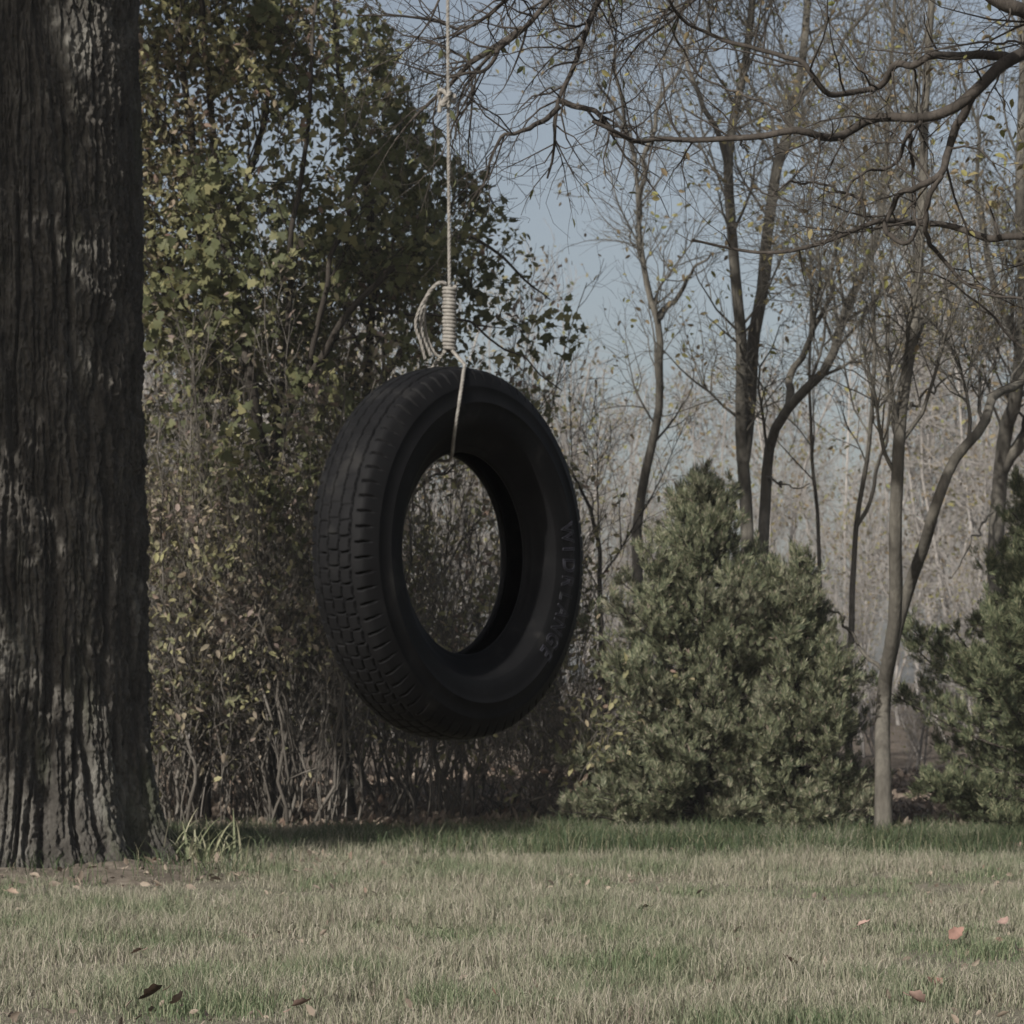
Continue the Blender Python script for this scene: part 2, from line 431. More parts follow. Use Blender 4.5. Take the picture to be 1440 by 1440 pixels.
# bare dirt ring at the foot of the big tree
g = Geo()
nr, na = 26, 160
th = np.linspace(0, 2 * pi, na, endpoint=False)
u = np.linspace(.25, 1, nr)[:, None]
rr = u * (1.2 + .5 * (vnoise(np.cos(th) * 1.7, np.sin(th) * 1.7, 0, 77) - .5) * 2 + .25 * (vnoise(np.cos(th) * 6, np.sin(th) * 6, 0, 79) - .5))[None]
X = BIG[0] + .15 + rr * np.cos(th); Y = BIG[1] - .25 + rr * np.sin(th)
Z = ground_z(X, Y) + .07 * (1 - u) + .06 * (vnoise(X * 5, Y * 5, 0, 78) - .5) * (1.1 - u) + .03 * (vnoise(X * 17, Y * 17, 0, 80) - .5) * (1.05 - u) - .03 * sstep(.7, 1, u) + .006
i = np.arange(nr - 1)[:, None] * na; k = np.arange(na)[None]
g.add(np.stack([X, Y, Z], -1), np.stack([i + k, i + na + k, i + na + (k + 1) % na, i + (k + 1) % na], -1).reshape(-1, 4)[:, ::-1])
tag(g.build('bare_soil', M_DIRT), kind='structure')

# ------------------------------------------------------------------ big tree with furrowed bark
big = thing('shade_tree', BIG, 'huge old tree with thick dark furrowed trunk at the left edge', 'tree')
na = 1000
zs = np.concatenate([np.linspace(-.06, 4.9, 900), np.linspace(5.0, 8.5, 50)])
th = np.linspace(0, 2 * pi, na, endpoint=False) + pi / 2
TH, ZZ = np.meshgrid(th, zs)
cx, cy = np.cos(TH), np.sin(TH)
lob = vnoise(cx * 2.1 + 9, cy * 2.1 + 9, ZZ * .25, 14) - .5
lob2 = vnoise(cx * 4.2 + 3, cy * 4.2 + 3, ZZ * .5, 15) - .5
flare = np.exp(-np.maximum(ZZ, 0) / .3)
rad = .60 - .012 * np.maximum(ZZ - 1, 0) + .06 * lob + .035 * lob2 + flare * (.17 + .4 * lob + .34 * lob2)
U = (TH - pi / 2) * .6
wx = U + .05 * (vnoise(U * 3.5, ZZ * .9, 0, 1) - .5) + .022 * (vnoise(U * 14, ZZ * 4, 0, 2) - .5) + .008 * (vnoise(U * 40, ZZ * 16, 0, 18) - .5)
n1 = np.abs(2 * vnoise(wx * 12.5, ZZ * .62, 0, 3) - 1)
n2 = np.abs(2 * vnoise(wx * 25, ZZ * 1.25, 0, 4) - 1)
n3 = np.abs(2 * vnoise(wx * 58, ZZ * 4.0, 0, 16) - 1)
plate = sstep(.0, .26, n1)
fine = sstep(0, .34, n2)
chip = vnoise(wx * 75, ZZ * 24, 0, 5)
flake = vnoise(wx * 130, ZZ * 60, 0, 17)
step_ = sstep(.42, .5, vnoise(wx * 11, ZZ * 5.5, 0, 6))
disp = .042 * plate + .030 * fine * (.35 + .65 * plate) + .018 * sstep(0, .5, n3) + .024 * chip + .018 * flake + .010 * step_ - .085
disp = disp * (.75 + .5 * vnoise(wx * 2, ZZ * .6, 0, 8))
rad = rad + disp
g = Geo()
lean = .02 * np.sin(ZZ * .8)
X = BIG[0] + rad * cx + lean; Y = BIG[1] + rad * cy
i = np.arange(len(zs) - 1)[:, None] * na; k = np.arange(na)[None]
g.add(np.stack([X, Y, ZZ], -1), np.stack([i + k, i + (k + 1) % na, i + na + (k + 1) % na, i + na + k], -1).reshape(-1, 4))
g.build('trunk', M_BIGBARK, big)

SUNAZ = radians(-57.0)   # the sun stands at the left, this far in front of the picture plane
# limbs of the big tree, all above the frame: the swing limb, the overhanging limb, the crown limbs
def limb(parent, pts, r, rend, n=40, sides=10, mat=M_TWIGBARK, name='limb', wob=.12, seed=1):
    P = spline(pts, n)
    s = np.linspace(0, 1, n) * 14
    P = P + wob * np.stack([vnoise(s, .5, .3, seed * 7 + k) - .5 for k in range(3)], -1) * np.minimum(1, np.arange(n) / 5)[:, None]
    t = np.linspace(0, 1, n); R = r * (1 - t) + rend * t
    gg = Geo(); tubes(gg, P, R, sides); gg.build(name, mat, parent)
    return P, R
TX = (632 - 720) / F * 5.0
LIMB_Z = 5.0
swingP = spline([[-2.5, 14.8, 6.6], [-2.1, 13.0, 7.5], [-1.5, 10.2, 7.4], [-.8, 7.4, 6.3], [TX, 5.0, LIMB_Z], [.35, 3.4, 4.6]], 60)
gg = Geo(); tubes(gg, swingP, np.linspace(.18, .06, 60), 12); gg.build('limb', M_TWIGBARK, big)
crown_tw = []
overP, overR = limb(big, [[-2.4, 14.9, 5.2], [-1.4, 13.6, 5.7], [-.2, 12.6, 5.5], [1.0, 12.0, 5.2], [2.4, 11.6, 5.6]], .17, .05, seed=3)
# descending branches traced at 12 m
def near(Pl, q):
    return Pl[np.argmin(np.linalg.norm(Pl - q, axis=1))]
traced = [
    ([(860, -60), (838, 8), (812, 80), (790, 135), (783, 205), (768, 250)], .026, .004),
    ([(788, 142), (832, 160), (868, 190), (905, 196)], .012, .006),
    ([(786, 150), (745, 185), (715, 187), (690, 235), (668, 290)], .011, .002),
    ([(800, -70), (765, 5), (720, 55), (688, 78), (650, 125), (643, 190)], .025, .003),
    ([(735, 40), (690, 70), (640, 110), (590, 160), (555, 195)], .014, .003),
    ([(760, -60), (705, 5), (650, 38), (620, 30), (560, 20), (500, 18)], .018, .003),
    ([(960, -60), (930, 30), (870, 60), (850, 140), (838, 190)], .011, .002),
    ([(1010, -70), (950, 20), (900, 60), (862, 110)], .012, .003),
    ([(640, -50), (600, 40), (560, 85), (510, 100)], .011, .002),
    ([(705, 60), (680, 100), (600, 100), (560, 85)], .009, .002),
]
brP, brR = [], []
gover = Geo()
for q, (pl, r, re) in enumerate(traced):
    D = 12.0 + .25 * math.sin(q * 2.1)
    pts = [W(a, b, D + .1 * math.sin(i * 1.3 + q)) for i, (a, b) in enumerate(pl)]
    if pl[0][1] < 0: pts = [near(overP, pts[0])] + pts
    P = spline(pts, 28); s = np.linspace(0, 9, 28)
    P = P + .05 * np.stack([vnoise(s, .5, .3, 90 + q * 5 + k) - .5 for k in range(3)], -1) * np.minimum(1, np.arange(28) / 4)[:, None]
    R = np.linspace(r * 1.15, re * 1.15, 28)
    tubes(gover, P, R, 7); brP.append(P); brR.append(R)
brP, brR = np.array(brP), np.array(brR)
gover.build('branch', M_TWIGBARK, big)
gtw = Geo()
a, ar = sprout(brP, brR, 260, .25, .9, (30, 70), -.08, .55, 6, .2, 1, .22, rmin=.0018, rmax=.006); tubes(gtw, a, ar, 4)
b_, br_ = sprout(a, ar, 900, .12, .45, (25, 65), -.15, .7, 5, .2, 1, .25, rmin=.0012); tubes(gtw, b_, br_, 3)
c_, cr_ = sprout(overP[8:], overR[8:], 50, .5, 1.3, (40, 90), -.1, .3, 7, .0, 1, .2, rmin=.003, rmax=.01); tubes(gtw, c_, cr_, 4)
d_, dr_ = sprout(c_, cr_, 200, .2, .5, (30, 70), -.15, .6, 5, .2, 1, .25, rmin=.0016); tubes(gtw, d_, dr_, 3)
for j, (dx, dy) in enumerate(((-2.6, 1.5), (-1.6, 3.0), (.6, 2.8))):
    P, R = limb(big, [[BIG[0], BIG[1], 5.4 + .3 * j], [BIG[0] + dx * .5, BIG[1] + dy * .5, 7.0 + .3 * j], [BIG[0] + dx, BIG[1] + dy, 8.2 + .5 * j], [BIG[0] + dx * 1.5, BIG[1] + dy * 1.5, 9.6 + .5 * j]], .2, .04, seed=11 + j)
    e, er = sprout(P, R, 26, .9, 2.4, (35, 75), .15, .4, 7, .25, 1, .18, rmin=.006); tubes(gtw, e, er, 5)
    f_, fr_ = sprout(e, er, 160, .4, 1.0, (30, 65), .1, .5, 5, .2, 1, .22, rmin=.003); tubes(gtw, f_, fr_, 3)
    crown_tw.append(f_)
gtw.build('twigs', M_TWIGBARK, big)
gl = Geo()
leaves(gl, along(b_, 150, .4), rng.uniform(.025, .05, 150), ELLIPSE, spread=.6, up=-.8)
leaves(gl, along(d_, 100, .4), rng.uniform(.025, .05, 100), ELLIPSE, spread=.6, up=-.8)
cc = np.concatenate(crown_tw)
leaves(gl, along(cc, 6000, .2, .05), rng.uniform(.06, .1, 6000), ELLIPSE, spread=.8, up=-.4)
gl.build('foliage', M_LEAF_B, big)

# ------------------------------------------------------------------ tyre swing
TH_ = radians(53)
TC = np.array([(637.5 - 720) / F * 5.0, 5.0, H + (YH - 779) / F * 5.0])
AX = np.array([sin(TH_), -cos(TH_), 0]); BX = np.array([cos(TH_), sin(TH_), 0]); UZ = np.array([0, 0, 1.0])
swing = thing('tyre_swing', TC, 'black worn car tyre hanging on a pale rope above the lawn', 'tyre swing')
nphi = 1440
half = [(.022, .1835), (.0225, .1775), (.029, .1755), (.0345, .178), (.0375, .184), (.041, .187), (.0445, .1895), (.050, .197), (.0575, .211), (.0615, .2185), (.0625, .2195), (.0640, .2215), (.068, .235), (.0705, .248), (.0715, .2575), (.0728, .2590), (.0728, .2605), (.0717, .262), (.0705, .273), (.0682, .285), (.0688, .2865), (.0675, .289), (.0645, .297), (.0612, .304)]
sh = [(.0585, .3095), (.0570, .3120), (.0555, .3140), (.0540, .3154), (.0525, .3166), (.0510, .3176)]
tread = [(a, .3178 + .0072 * (1 - (abs(a) / .051) ** 2.4)) for a in np.linspace(.0495, -.0495, 84)]
half = [(a * (.85 if r < .2 else .93 if r < .215 else 1), r) for a, r in half]
prof = half + sh + tread + [(-a, r) for a, r in (half + sh)[::-1]]
inner = [(-.0300, .195), (-.044, .214), (-.056, .238), (-.0605, .258), (-.056, .285), (-.043, .302), (-.02, .309), (0, .311), (.02, .309), (.043, .302), (.056, .285), (.0605, .258), (.056, .238), (.044, .214), (.0300, .195)]
prof = np.array(prof + inner); npf = len(prof)
PH, II = np.meshgrid(np.linspace(0, 2 * pi, nphi, endpoint=False), np.arange(npf))
A_ = prof[II, 0]; R_ = prof[II, 1]
is_out = II < npf - len(inner)
arc = PH * .32
pitch = 2 * pi * .32 / 76
def tri(v): return 2 * np.abs(2 * (v - np.floor(v + .5))) - 1
zig = .0012 * tri(arc / pitch)
cut = np.zeros_like(A_)
for a0, wd in ((-.0335, .0021), (-.0115, .0019), (.0115, .0019), (.0335, .0021)):
    dist = np.abs(A_ - a0 - zig * (1 if abs(a0) < .02 else .8))
    cut = np.maximum(cut, 1 - sstep(wd * .7, wd * 1.25, dist))
def slit(a_lo, a_hi, off, wdt, slope):
    ph = (arc - slope * np.abs(A_)) / pitch + off
    dd = np.abs(ph - np.round(ph)) * pitch
    return (1 - sstep(wdt * .6, wdt * 1.2, dd)) * sstep(a_lo - .001, a_lo, np.abs(A_)) * (1 - sstep(a_hi, a_hi + .001, np.abs(A_)))
cut = np.maximum(cut, slit(.0435, .0606, .0, .0021, .12))
low = sstep(1.55, 1.95, PH % (2 * pi))       # the block cuts are worn away except low on the tyre
low = low * (1 - sstep(4.6, 5.0, PH)) * .9 + .12
cut = np.maximum(cut, low * slit(.0145, .0305, .5, .0016, .12))
cut = np.maximum(cut, low * slit(.0, .0085, .25, .0014, .12))
cut = np.where((R_ > .302) & is_out, cut, 0)
wear = .0014 * (vnoise(np.cos(PH) * 9, np.sin(PH) * 9, A_ * 40, 60) - .5) * (R_ > .3)
flat = 1 + .004 * np.cos(2 * PH)
RR = (R_ - .0085 * cut + wear) * flat
squeeze = 1 + .0 * PH
V = TC + (A_ * squeeze)[..., None] * AX + RR[..., None] * (np.sin(PH)[..., None] * BX + np.cos(PH)[..., None] * UZ)
i = np.arange(npf)[:, None] * nphi; i1 = ((np.arange(npf) + 1) % npf)[:, None] * nphi; k = np.arange(nphi)[None]; k1 = (k + 1) % nphi
g = Geo(); g.add(V, np.stack([i + k, i + k1, i1 + k1, i1 + k], -1).reshape(-1, 4))
tyre = g.build('tyre', M_RUBBER, swing)

# faint raised outline letters on the right of the front wall
def wall_a(r):
    rs = np.array([p[1] for p in half[6:]]); aa = np.array([p[0] for p in half[6:]])
    return np.interp(r, rs, aa)
def lettering(text, phi0, phi1, r_mid, height, weight):
    for j, ch in enumerate(text):
        if ch == ' ': continue
        cu = bpy.data.curves.new('letter', 'FONT'); cu.body = ch; cu.size = height / .72; cu.align_x = 'CENTER'
        cu.fill_mode = 'NONE'; cu.bevel_depth = weight; cu.bevel_resolution = 0; cu.resolution_u = 5
        ob = bpy.data.objects.new('letter', cu); COL.objects.link(ob)
        dg = bpy.context.evaluated_depsgraph_get(); me = ob.evaluated_get(dg).to_mesh()
        bm = bmesh.new(); bm.from_mesh(me)
        bmesh.ops.subdivide_edges(bm, edges=[e for e in bm.edges if e.calc_length() > .006], cuts=7)
        bmesh.ops.triangulate(bm, faces=bm.faces[:]); bm.verts.index_update()
        v = np.array([vv.co[:] for vv in bm.verts]); f = [[q.index for q in p.verts] for p in bm.faces]; bm.free()
        ob.evaluated_get(dg).to_mesh_clear(); bpy.data.objects.remove(ob); bpy.data.curves.remove(cu)
        if not len(v): continue
        ph = phi0 + (phi1 - phi0) * (j + .5) / len(text) + v[:, 0] * .8 / r_mid
        r = r_mid + v[:, 1] - height / 2
        aa = wall_a(r) + .0006 + v[:, 2] * .5
        P = TC + aa[:, None] * AX + r[:, None] * (np.sin(ph)[:, None] * BX + np.cos(ph)[:, None] * UZ)
        gg = Geo(); gg.add(P, [q for q in f if len(q) == 4], [q for q in f if len(q) == 3])
        lo = gg.build('letter', M_LETTER, tyre)
        loc = P.mean(0)
lettering('WIDRLANGE', radians(76), radians(137), .2500, .032, .0010)

# rope: three laid strands along a path
def rope(path, R, pitch=.026, seg=None):
    g = Geo()
    L = np.concatenate([[0], np.cumsum(np.linalg.norm(np.diff(path, axis=0), axis=1))])
    n = int(seg or max(24, L[-1] / pitch * 12))
    s = np.linspace(0, L[-1], n)
    P = np.stack([np.interp(s, L, path[:, k]) for k in range(3)], -1)
    T = norm(np.gradient(P, axis=0))
    nn = norm(np.cross(T[0], [.3, .9, .1])); N = np.empty_like(P)
    for q in range(n):
        nn = norm(nn - (nn @ T[q]) * T[q]); N[q] = nn
    Bn = np.cross(T, N)
    for j in range(3):
        a = s / pitch * 2 * pi + j * 2 * pi / 3
        tubes(g, P + R * .5 * (np.cos(a)[:, None] * N + np.sin(a)[:, None] * Bn), np.full(n, R * .56), 6)
    return g
RX, RY = TX, 5.0
COIL_T, COIL_B = H + (YH - 403) / F * 5, H + (YH - 494) / F * 5
main = spline([[RX, RY, LIMB_Z - .05], [RX + .004, RY, 3.6], [RX - .003, RY, 2.4], [RX, RY, COIL_T - .02]], 200)
rope(main, .0031, .022).build('rope', M_ROPE, swing)
# knot part way up
kz = H + (YH - 138) / F * 5
t = np.linspace(0, 2 * pi, 60)
kn = np.stack([RX - .004 + .0052 * (np.sin(t) + 2 * np.sin(2 * t)), RY + .006 * (np.cos(t) - 2 * np.cos(2 * t)), kz + .011 * -np.sin(3 * t) + .004 * np.cos(t)], -1)
gk = rope(kn, .0038)
tubes(gk, spline([[RX - .012, RY - .004, kz - .008], [RX - .016, RY - .006, kz - .012], [RX - .017, RY - .006, kz - .026]], 8), np.full(8, .004), 6)
gk.build('knot', M_ROPE, swing)
# hangman-style wrapping
turns = 17.5; t = np.linspace(0, turns * 2 * pi, 520)
zc = COIL_T + (COIL_B - COIL_T) * t / t[-1]
rc = .0092 + .0008 * np.sin(t * .23) + .0004 * np.sin(t * 1.31)
co = np.stack([RX + rc * np.cos(t), RY + rc * np.sin(t), zc], -1)
g = Geo(); tubes(g, co, np.full(520, .0036), 7)
g.build('rope_wrapping', M_ROPE, swing)
def T_(a, r, dphi=0.0):
    return TC + a * AX + r * (sin(dphi) * BX + cos(dphi) * UZ)
la, lb = np.array([RX + .003, RY, COIL_B + .004]), T_(.0505, .3262, -.10)
ra, rb = T_(-.0505, .3262, 0), np.array([RX - .004, RY, COIL_B + .004])
loop = [la, la * .67 + lb * .33, la * .33 + lb * .67, lb, T_(.0595, .3145, -.15), T_(.067, .300, -.2), T_(.0725, .275, -.27), T_(.0715, .240, -.35), T_(.061, .210, -.37), T_(.037, .171, -.32), T_(.0, .164, -.2), T_(-.036, .171, -.1), T_(-.062, .21, -.09), T_(-.0755, .262, -.05), T_(-.067, .306, 0), ra, ra * .67 + rb * .33, ra * .33 + rb * .67, rb]
rope(spline(loop, 200), .0031, .022).build('rope_loop', M_ROPE, swing)
# loose tail ends folded beside the wrapping
def tail(pl, r, dy):
    P = spline([W(a, b, 5.0 + dy) for a, b in pl], 40)
    g = rope(P, r, .03); return g
tail([(628, 399), (617, 398), (603, 412), (594, 436), (592, 460), (597, 480), (606, 500)], .0034, .0).build('rope_tail', M_ROPE, swing)
tail([(604, 412), (595, 425), (586, 446), (585, 462), (592, 482), (598, 505)], .0028, -.012).build('rope_tail', M_ROPE, swing)
tail([(598, 430), (597, 450), (601, 475), (611, 496), (618, 502)], .0027, .012).build('rope_tail', M_ROPE, swing)
# hitch round the limb, above the picture
t = np.linspace(0, 6 * pi, 120)
kz = np.argmin(np.abs(swingP[:, 1] - 5.0)); lr = np.linspace(.18, .06, 60)[kz] + .006
hp = np.stack([swingP[kz, 0] + lr * np.cos(t), 5.0 + .012 * (t / (2 * pi) - 1.5), swingP[kz, 2] + lr * np.sin(t)], -1)
rope(hp, .0052).build('rope_hitch', M_ROPE, swing)

# ------------------------------------------------------------------ trees
def ground_at(x, y):
    return float(np.where(y > 18.2, floor_z(np.array([x]), np.array([y]))[0], ground_z(np.array([x]), np.array([y]))[0]))

def traced_tree(name, label, cat, stems, D, bark, levels, leafspec, group=None, sides=9, seed=0, wob=.1):
    """stems: list of (px polyline, r0, r1); the first one is the trunk and starts on the ground"""
    gen = np.random.default_rng(100 + seed)
    foot = W(stems[0][0][0][0], stems[0][0][0][1], D)
    foot[2] = ground_at(foot[0], D)
    o = thing(name, foot, label, cat, group)
    SP, SR = [], []
    for q, (pl, r0, r1) in enumerate(stems):
        pts = []
        for i, (a, b) in enumerate(pl):
            w = W(a, b, D + (0.35 * math.sin(i * .9 + q * 1.7) if (i > 1 or q) else 0))
            pts.append(w)
        if q == 0: pts[0] = foot - np.array([0, 0, .06])
        else:      # join the fork exactly to the nearest stem
            allp = np.concatenate(SP); pts[0] = allp[np.argmin(np.linalg.norm((allp - pts[0]) * np.array([1, .25, 1]), axis=1))]
        P = spline(pts, 34); s = np.linspace(0, 12, 34)
        P = P + wob * np.stack([vnoise(s, .5, .3, seed * 31 + q * 5 + k) - .5 for k in range(3)], -1) * np.minimum(1, np.arange(34) / 5)[:, None]
        R = np.linspace(r0, r1, 34) * .88
        if q == 0: R = R * (1 + .35 * np.exp(-np.arange(34) / 1.2))
        gg = Geo(); tubes(gg, P, R, sides); gg.build('trunk' if q == 0 else 'limb', bark, o)
        SP.append(P); SR.append(R)
    cur, curR = np.array(SP), np.array(SR)
    gt = Geo(); last = None; tw = []
    for lv in levels:
        cur, curR = sprout(cur, curR, gen=gen, **lv); tubes(gt, cur, curR, 4 if lv.get('N', 5) > 5 else 3, cap=False); tw.append(cur)
    if levels: gt.build('twigs', bark, o)
    if leafspec:
        gl = Geo()
        for (cnt, lo, hi, tpl, up, jit, lvl) in leafspec['sets']:
            p = along(tw[lvl], cnt, .15, jit, gen)
            if 'keep' in leafspec: p = p[leafspec['keep'](p, gen)]
            leaves(gl, p, gen.uniform(lo, hi, len(p)), tpl, spread=.8, up=up, gen=gen)
        gl.build('foliage', leafspec['mat'], o)
    return o

def proj(p):
    return 720 + p[:, 0] / p[:, 1] * F, YH - (p[:, 2] - H) / p[:, 1] * F

BARE = [dict(count=60, lo=.8, hi=2.2, ang=(25, 55), up=.25, rr=.45, N=7, t0=.3, wob=.14, rmin=.0045, rmax=.014),
        dict(count=560, lo=.35, hi=1.2, ang=(25, 60), up=.12, rr=.55, N=6, t0=.2, wob=.2, rmin=.0026),
        dict(count=2900, lo=.15, hi=.5, ang=(25, 60), up=.05, rr=.6, N=4, t0=.2, wob=.22, rmin=.0017)]
def bare(k, k3=1.0, zmin=None):
    L = [dict(d) for d in BARE]
    for d in L: d['count'] = int(d['count'] * k)
    L[2]['count'] = int(L[2]['count'] * k3)
    if zmin: L[0]['zmin'] = zmin
    return L
def tanleaf(n, lo=.03, hi=.06): return dict(mat=M_LEAF_T, sets=[(n, lo, hi, ELLIPSE, -.5, .02, 2)])

traced_tree('bare_tree', 'forked bare tree rising between the two cedars on the right', 'tree', [
    ([(1243, 1188), (1244, 1090), (1243, 1000), (1246, 940), (1253, 820), (1264, 640), (1280, 470), (1296, 360), (1302, 250), (1300, 120), (1310, -80), (1320, -300)], .06, .018),
    ([(1246, 945), (1268, 860), (1300, 760), (1325, 690), (1355, 630), (1400, 560), (1440, 520), (1500, 430), (1570, 300)], .048, .022),
    ([(1268, 600), (1300, 560), (1345, 520)], .012, .004),
    ([(1262, 640), (1248, 560), (1252, 480), (1240, 400), (1225, 300)], .018, .006),
    ([(1238, 945), (1210, 905), (1185, 875), (1165, 850)], .016, .006),
], 17.85, M_GREYBARK, bare(.7, 1.0, 2.2), tanleaf(500), 'bare trees behind the cedars', seed=1)
traced_tree('bare_tree', 'tall twin-stemmed bare tree standing behind the middle cedar', 'tree', [
    ([(1052, 1150), (1050, 900), (1048, 700), (1046, 600), (1043, 480), (1036, 400), (1026, 240), (1034, 160), (1048, 90), (1060, -20), (1075, -200), (1085, -400)], .078, .022),
    ([(1050, 660), (1056, 560), (1068, 430), (1078, 330), (1094, 240), (1110, 170), (1132, 60), (1140, -60), (1150, -300)], .07, .022),
    ([(1026, 240), (1005, 180), (975, 120), (960, 60), (950, -40)], .03, .01),
    ([(1094, 240), (1085, 170), (1062, 130), (1050, 110)], .025, .008),
    ([(1110, 170), (1160, 90), (1210, 30), (1260, -40)], .03, .01),
], 24.0, M_GREYBARK, bare(1.1, 1.2, 3.0), tanleaf(1300, .04, .075), 'bare trees behind the cedars', seed=2)
traced_tree('bare_tree', 'slender bare tree with high fork just right of the tyre', 'tree', [
    ([(893, 1150), (897, 900), (900, 720), (915, 620), (928, 540), (930, 470), (912, 410), (897, 300), (885, 200), (860, 150), (835, 120)], .075, .012),
    ([(930, 475), (948, 420), (975, 380), (1000, 355)], .04, .01),
    ([(897, 300), (905, 230), (925, 150), (960, 80), (1000, -20)], .03, .008),
    ([(880, 190), (870, 120), (862, 40), (850, -60)], .022, .006),
    ([(905, 360), (885, 330), (870, 300)], .012, .004),
], 26.0, M_GREYBARK, bare(.65, 1.2, 3.0), tanleaf(500, .04, .075), 'bare trees behind the cedars', seed=3)
traced_tree('bare_tree', 'leaning bare tree branching right from behind the middle cedar', 'tree', [
    ([(1068, 1150), (1070, 850), (1074, 690), (1090, 610), (1118, 560), (1150, 530), (1172, 490), (1190, 430), (1215, 380), (1240, 300), (1250, 150), (1262, -40)], .07, .014),
    ([(1100, 590), (1115, 520), (1140, 470), (1170, 400), (1180, 300)], .04, .01),
    ([(1078, 680), (1105, 685), (1140, 680)], .014, .005),
], 22.5, M_GREYBARK, bare(.7, 1.2, 2.6), tanleaf(800, .035, .07), 'bare trees behind the cedars', seed=4)
traced_tree('bare_tree', 'thick forked bare tree half hidden by the right edge cedar', 'tree', [
    ([(1392, 1150), (1398, 850), (1405, 690), (1415, 600), (1428, 560), (1440, 430), (1435, 280), (1440, 100), (1450, -200)], .1, .03),
    ([(1408, 680), (1440, 610), (1475, 540), (1520, 420)], .075, .03),
    ([(1402, 690), (1370, 760), (1340, 810)], .015, .005),
    ([(1428, 480), (1400, 400), (1380, 300), (1375, 200), (1350, 80)], .04, .01),
], 25.0, M_GREYBARK, bare(1.0, 1.4, 3.0), tanleaf(1500, .04, .075), 'bare trees behind the cedars', seed=5)
traced_tree('sapling', 'thin pale sapling pair left of the forked tree', 'tree', [
    ([(1196, 1150), (1197, 900), (1200, 800), (1216, 690), (1226, 600), (1232, 480), (1226, 380), (1240, 280), (1238, 160)], .035, .006),
    ([(1210, 750), (1228, 690), (1244, 600), (1258, 520), (1262, 420)], .02, .005),
], 22.0, M_GREYBARK, bare(.3, 1.0, 2.6), tanleaf(250), seed=6)
traced_tree('sapling', 'slim grey sapling directly behind the right shoulder of the cedars', 'tree', [
    ([(1150, 1150), (1152, 900), (1150, 780), (1146, 640), (1140, 540), (1142, 400), (1132, 290), (1140, 180)], .028, .005),
], 23.5, M_GREYBARK, bare(.22, 1.0, 2.6), tanleaf(200), seed=7)
traced_tree('sapling', 'curved dark sapling beside the lower right of the tyre', 'tree', [
    ([(852, 1150), (848, 950), (845, 800), (838, 740), (815, 690), (790, 640)], .04, .012),
], 24.0, M_DARKBARK, bare(.2, .8, 1.6), None, seed=8)

# bare tree outside the right edge whose crooked limbs reach into the picture
ov = thing('bare_tree', (3.35, 11.2, 0), 'crooked dark limbs reaching in from the upper right edge', 'tree')
gg = Geo(); tp = spline([[3.35, 11.2, -.05], [3.32, 11.2, 1.5], [3.2, 11.15, 3.0], [3.1, 11.1, 4.6], [3.2, 11.0, 7.0]], 24)
tubes(gg, tp, np.linspace(.2, .12, 24), 12); gg.build('trunk', M_TWIGBARK, ov)
ovl = [
    ([(1750, -60), (1560, 10), (1452, 66), (1405, 98), (1350, 145), (1320, 160), (1285, 165), (1225, 170), (1185, 190), (1160, 193), (1118, 186), (1060, 190), (980, 196), (930, 195), (895, 200), (860, 185), (830, 172)], .043, .008, 11.0),
    ([(1412, 85), (1405, 78), (1345, 80), (1305, 78), (1285, 92), (1262, 90), (1235, 120), (1200, 131), (1165, 132), (1140, 105), (1115, 80), (1060, 68), (1010, 52), (965, 30), (940, 0), (920, -40)], .022, .006, 11.0),
    ([(1348, 150), (1335, 200), (1325, 240), (1295, 262), (1268, 272), (1250, 300), (1245, 322), (1258, 338), (1280, 338), (1290, 322)], .021, .009, 11.05),
    ([(1800, 360), (1600, 350), (1440, 330), (1390, 335), (1335, 318), (1290, 312), (1255, 308), (1225, 315), (1160, 340), (1100, 354), (1040, 350), (975, 338)], .03, .006, 11.3),
    ([(1318, 245), (1306, 280), (1302, 330), (1322, 362), (1352, 392), (1395, 415), (1440, 420)], .014, .006, 11.05),
    ([(1300, 175), (1275, 190), (1265, 220), (1245, 238), (1215, 240), (1190, 268), (1165, 320)], .011, .003, 11.0),
    ([(1240, 300), (1200, 275), (1150, 258), (1110, 258), (1085, 272), (1040, 258)], .008, .003, 11.05),
    ([(1270, 190), (1283, 240), (1288, 300), (1290, 325)], .009, .006, 11.02),
    ([(1620, -120), (1500, 30), (1440, 15), (1395, -5), (1330, -60)], .05, .03, 10.8),
    ([(1560, 130), (1440, 60), (1400, 62), (1340, 66), (1290, 75), (1230, 70)], .012, .003, 10.8),
    ([(1180, 192), (1210, 270), (1150, 345), (1130, 300), (1105, 280)], .005, .002, 11.0),
    ([(1118, 186), (1085, 150), (1040, 130), (985, 110), (955, 60), (930, 20)], .008, .003, 11.1),
    ([(1700, 560), (1520, 520), (1440, 490), (1390, 440), (1340, 400), (1280, 380)], .016, .003, 11.4),
]
SP, SR = [], []
for q, (pl, r0, r1, D) in enumerate(ovl):
    pts = [W(a, b, D + .12 * math.sin(i * 1.1 + q)) for i, (a, b) in enumerate(pl)]
    if pl[0][0] > 1500: pts = [near(tp, pts[0])] + pts
    elif q and q not in (10,):
        ap = np.concatenate(SP); pts[0] = ap[np.argmin(np.linalg.norm((ap - pts[0]) * np.array([1, .2, 1]), axis=1))]
    P = spline(pts, 60); s = np.linspace(0, 22, 60)
    P = P + .028 * np.stack([vnoise(s, .5, .3, 300 + q * 5 + k) - .5 for k in range(3)], -1)
    R = np.linspace(r0, r1, 60) * (1 + .12 * (vnoise(s * 2, .2, .1, 400 + q) - .5))
    R = R * .82; gg = Geo(); tubes(gg, P, R, 8); gg.build('limb', M_TWIGBARK, ov); SP.append(P); SR.append(R)
gt = Geo()
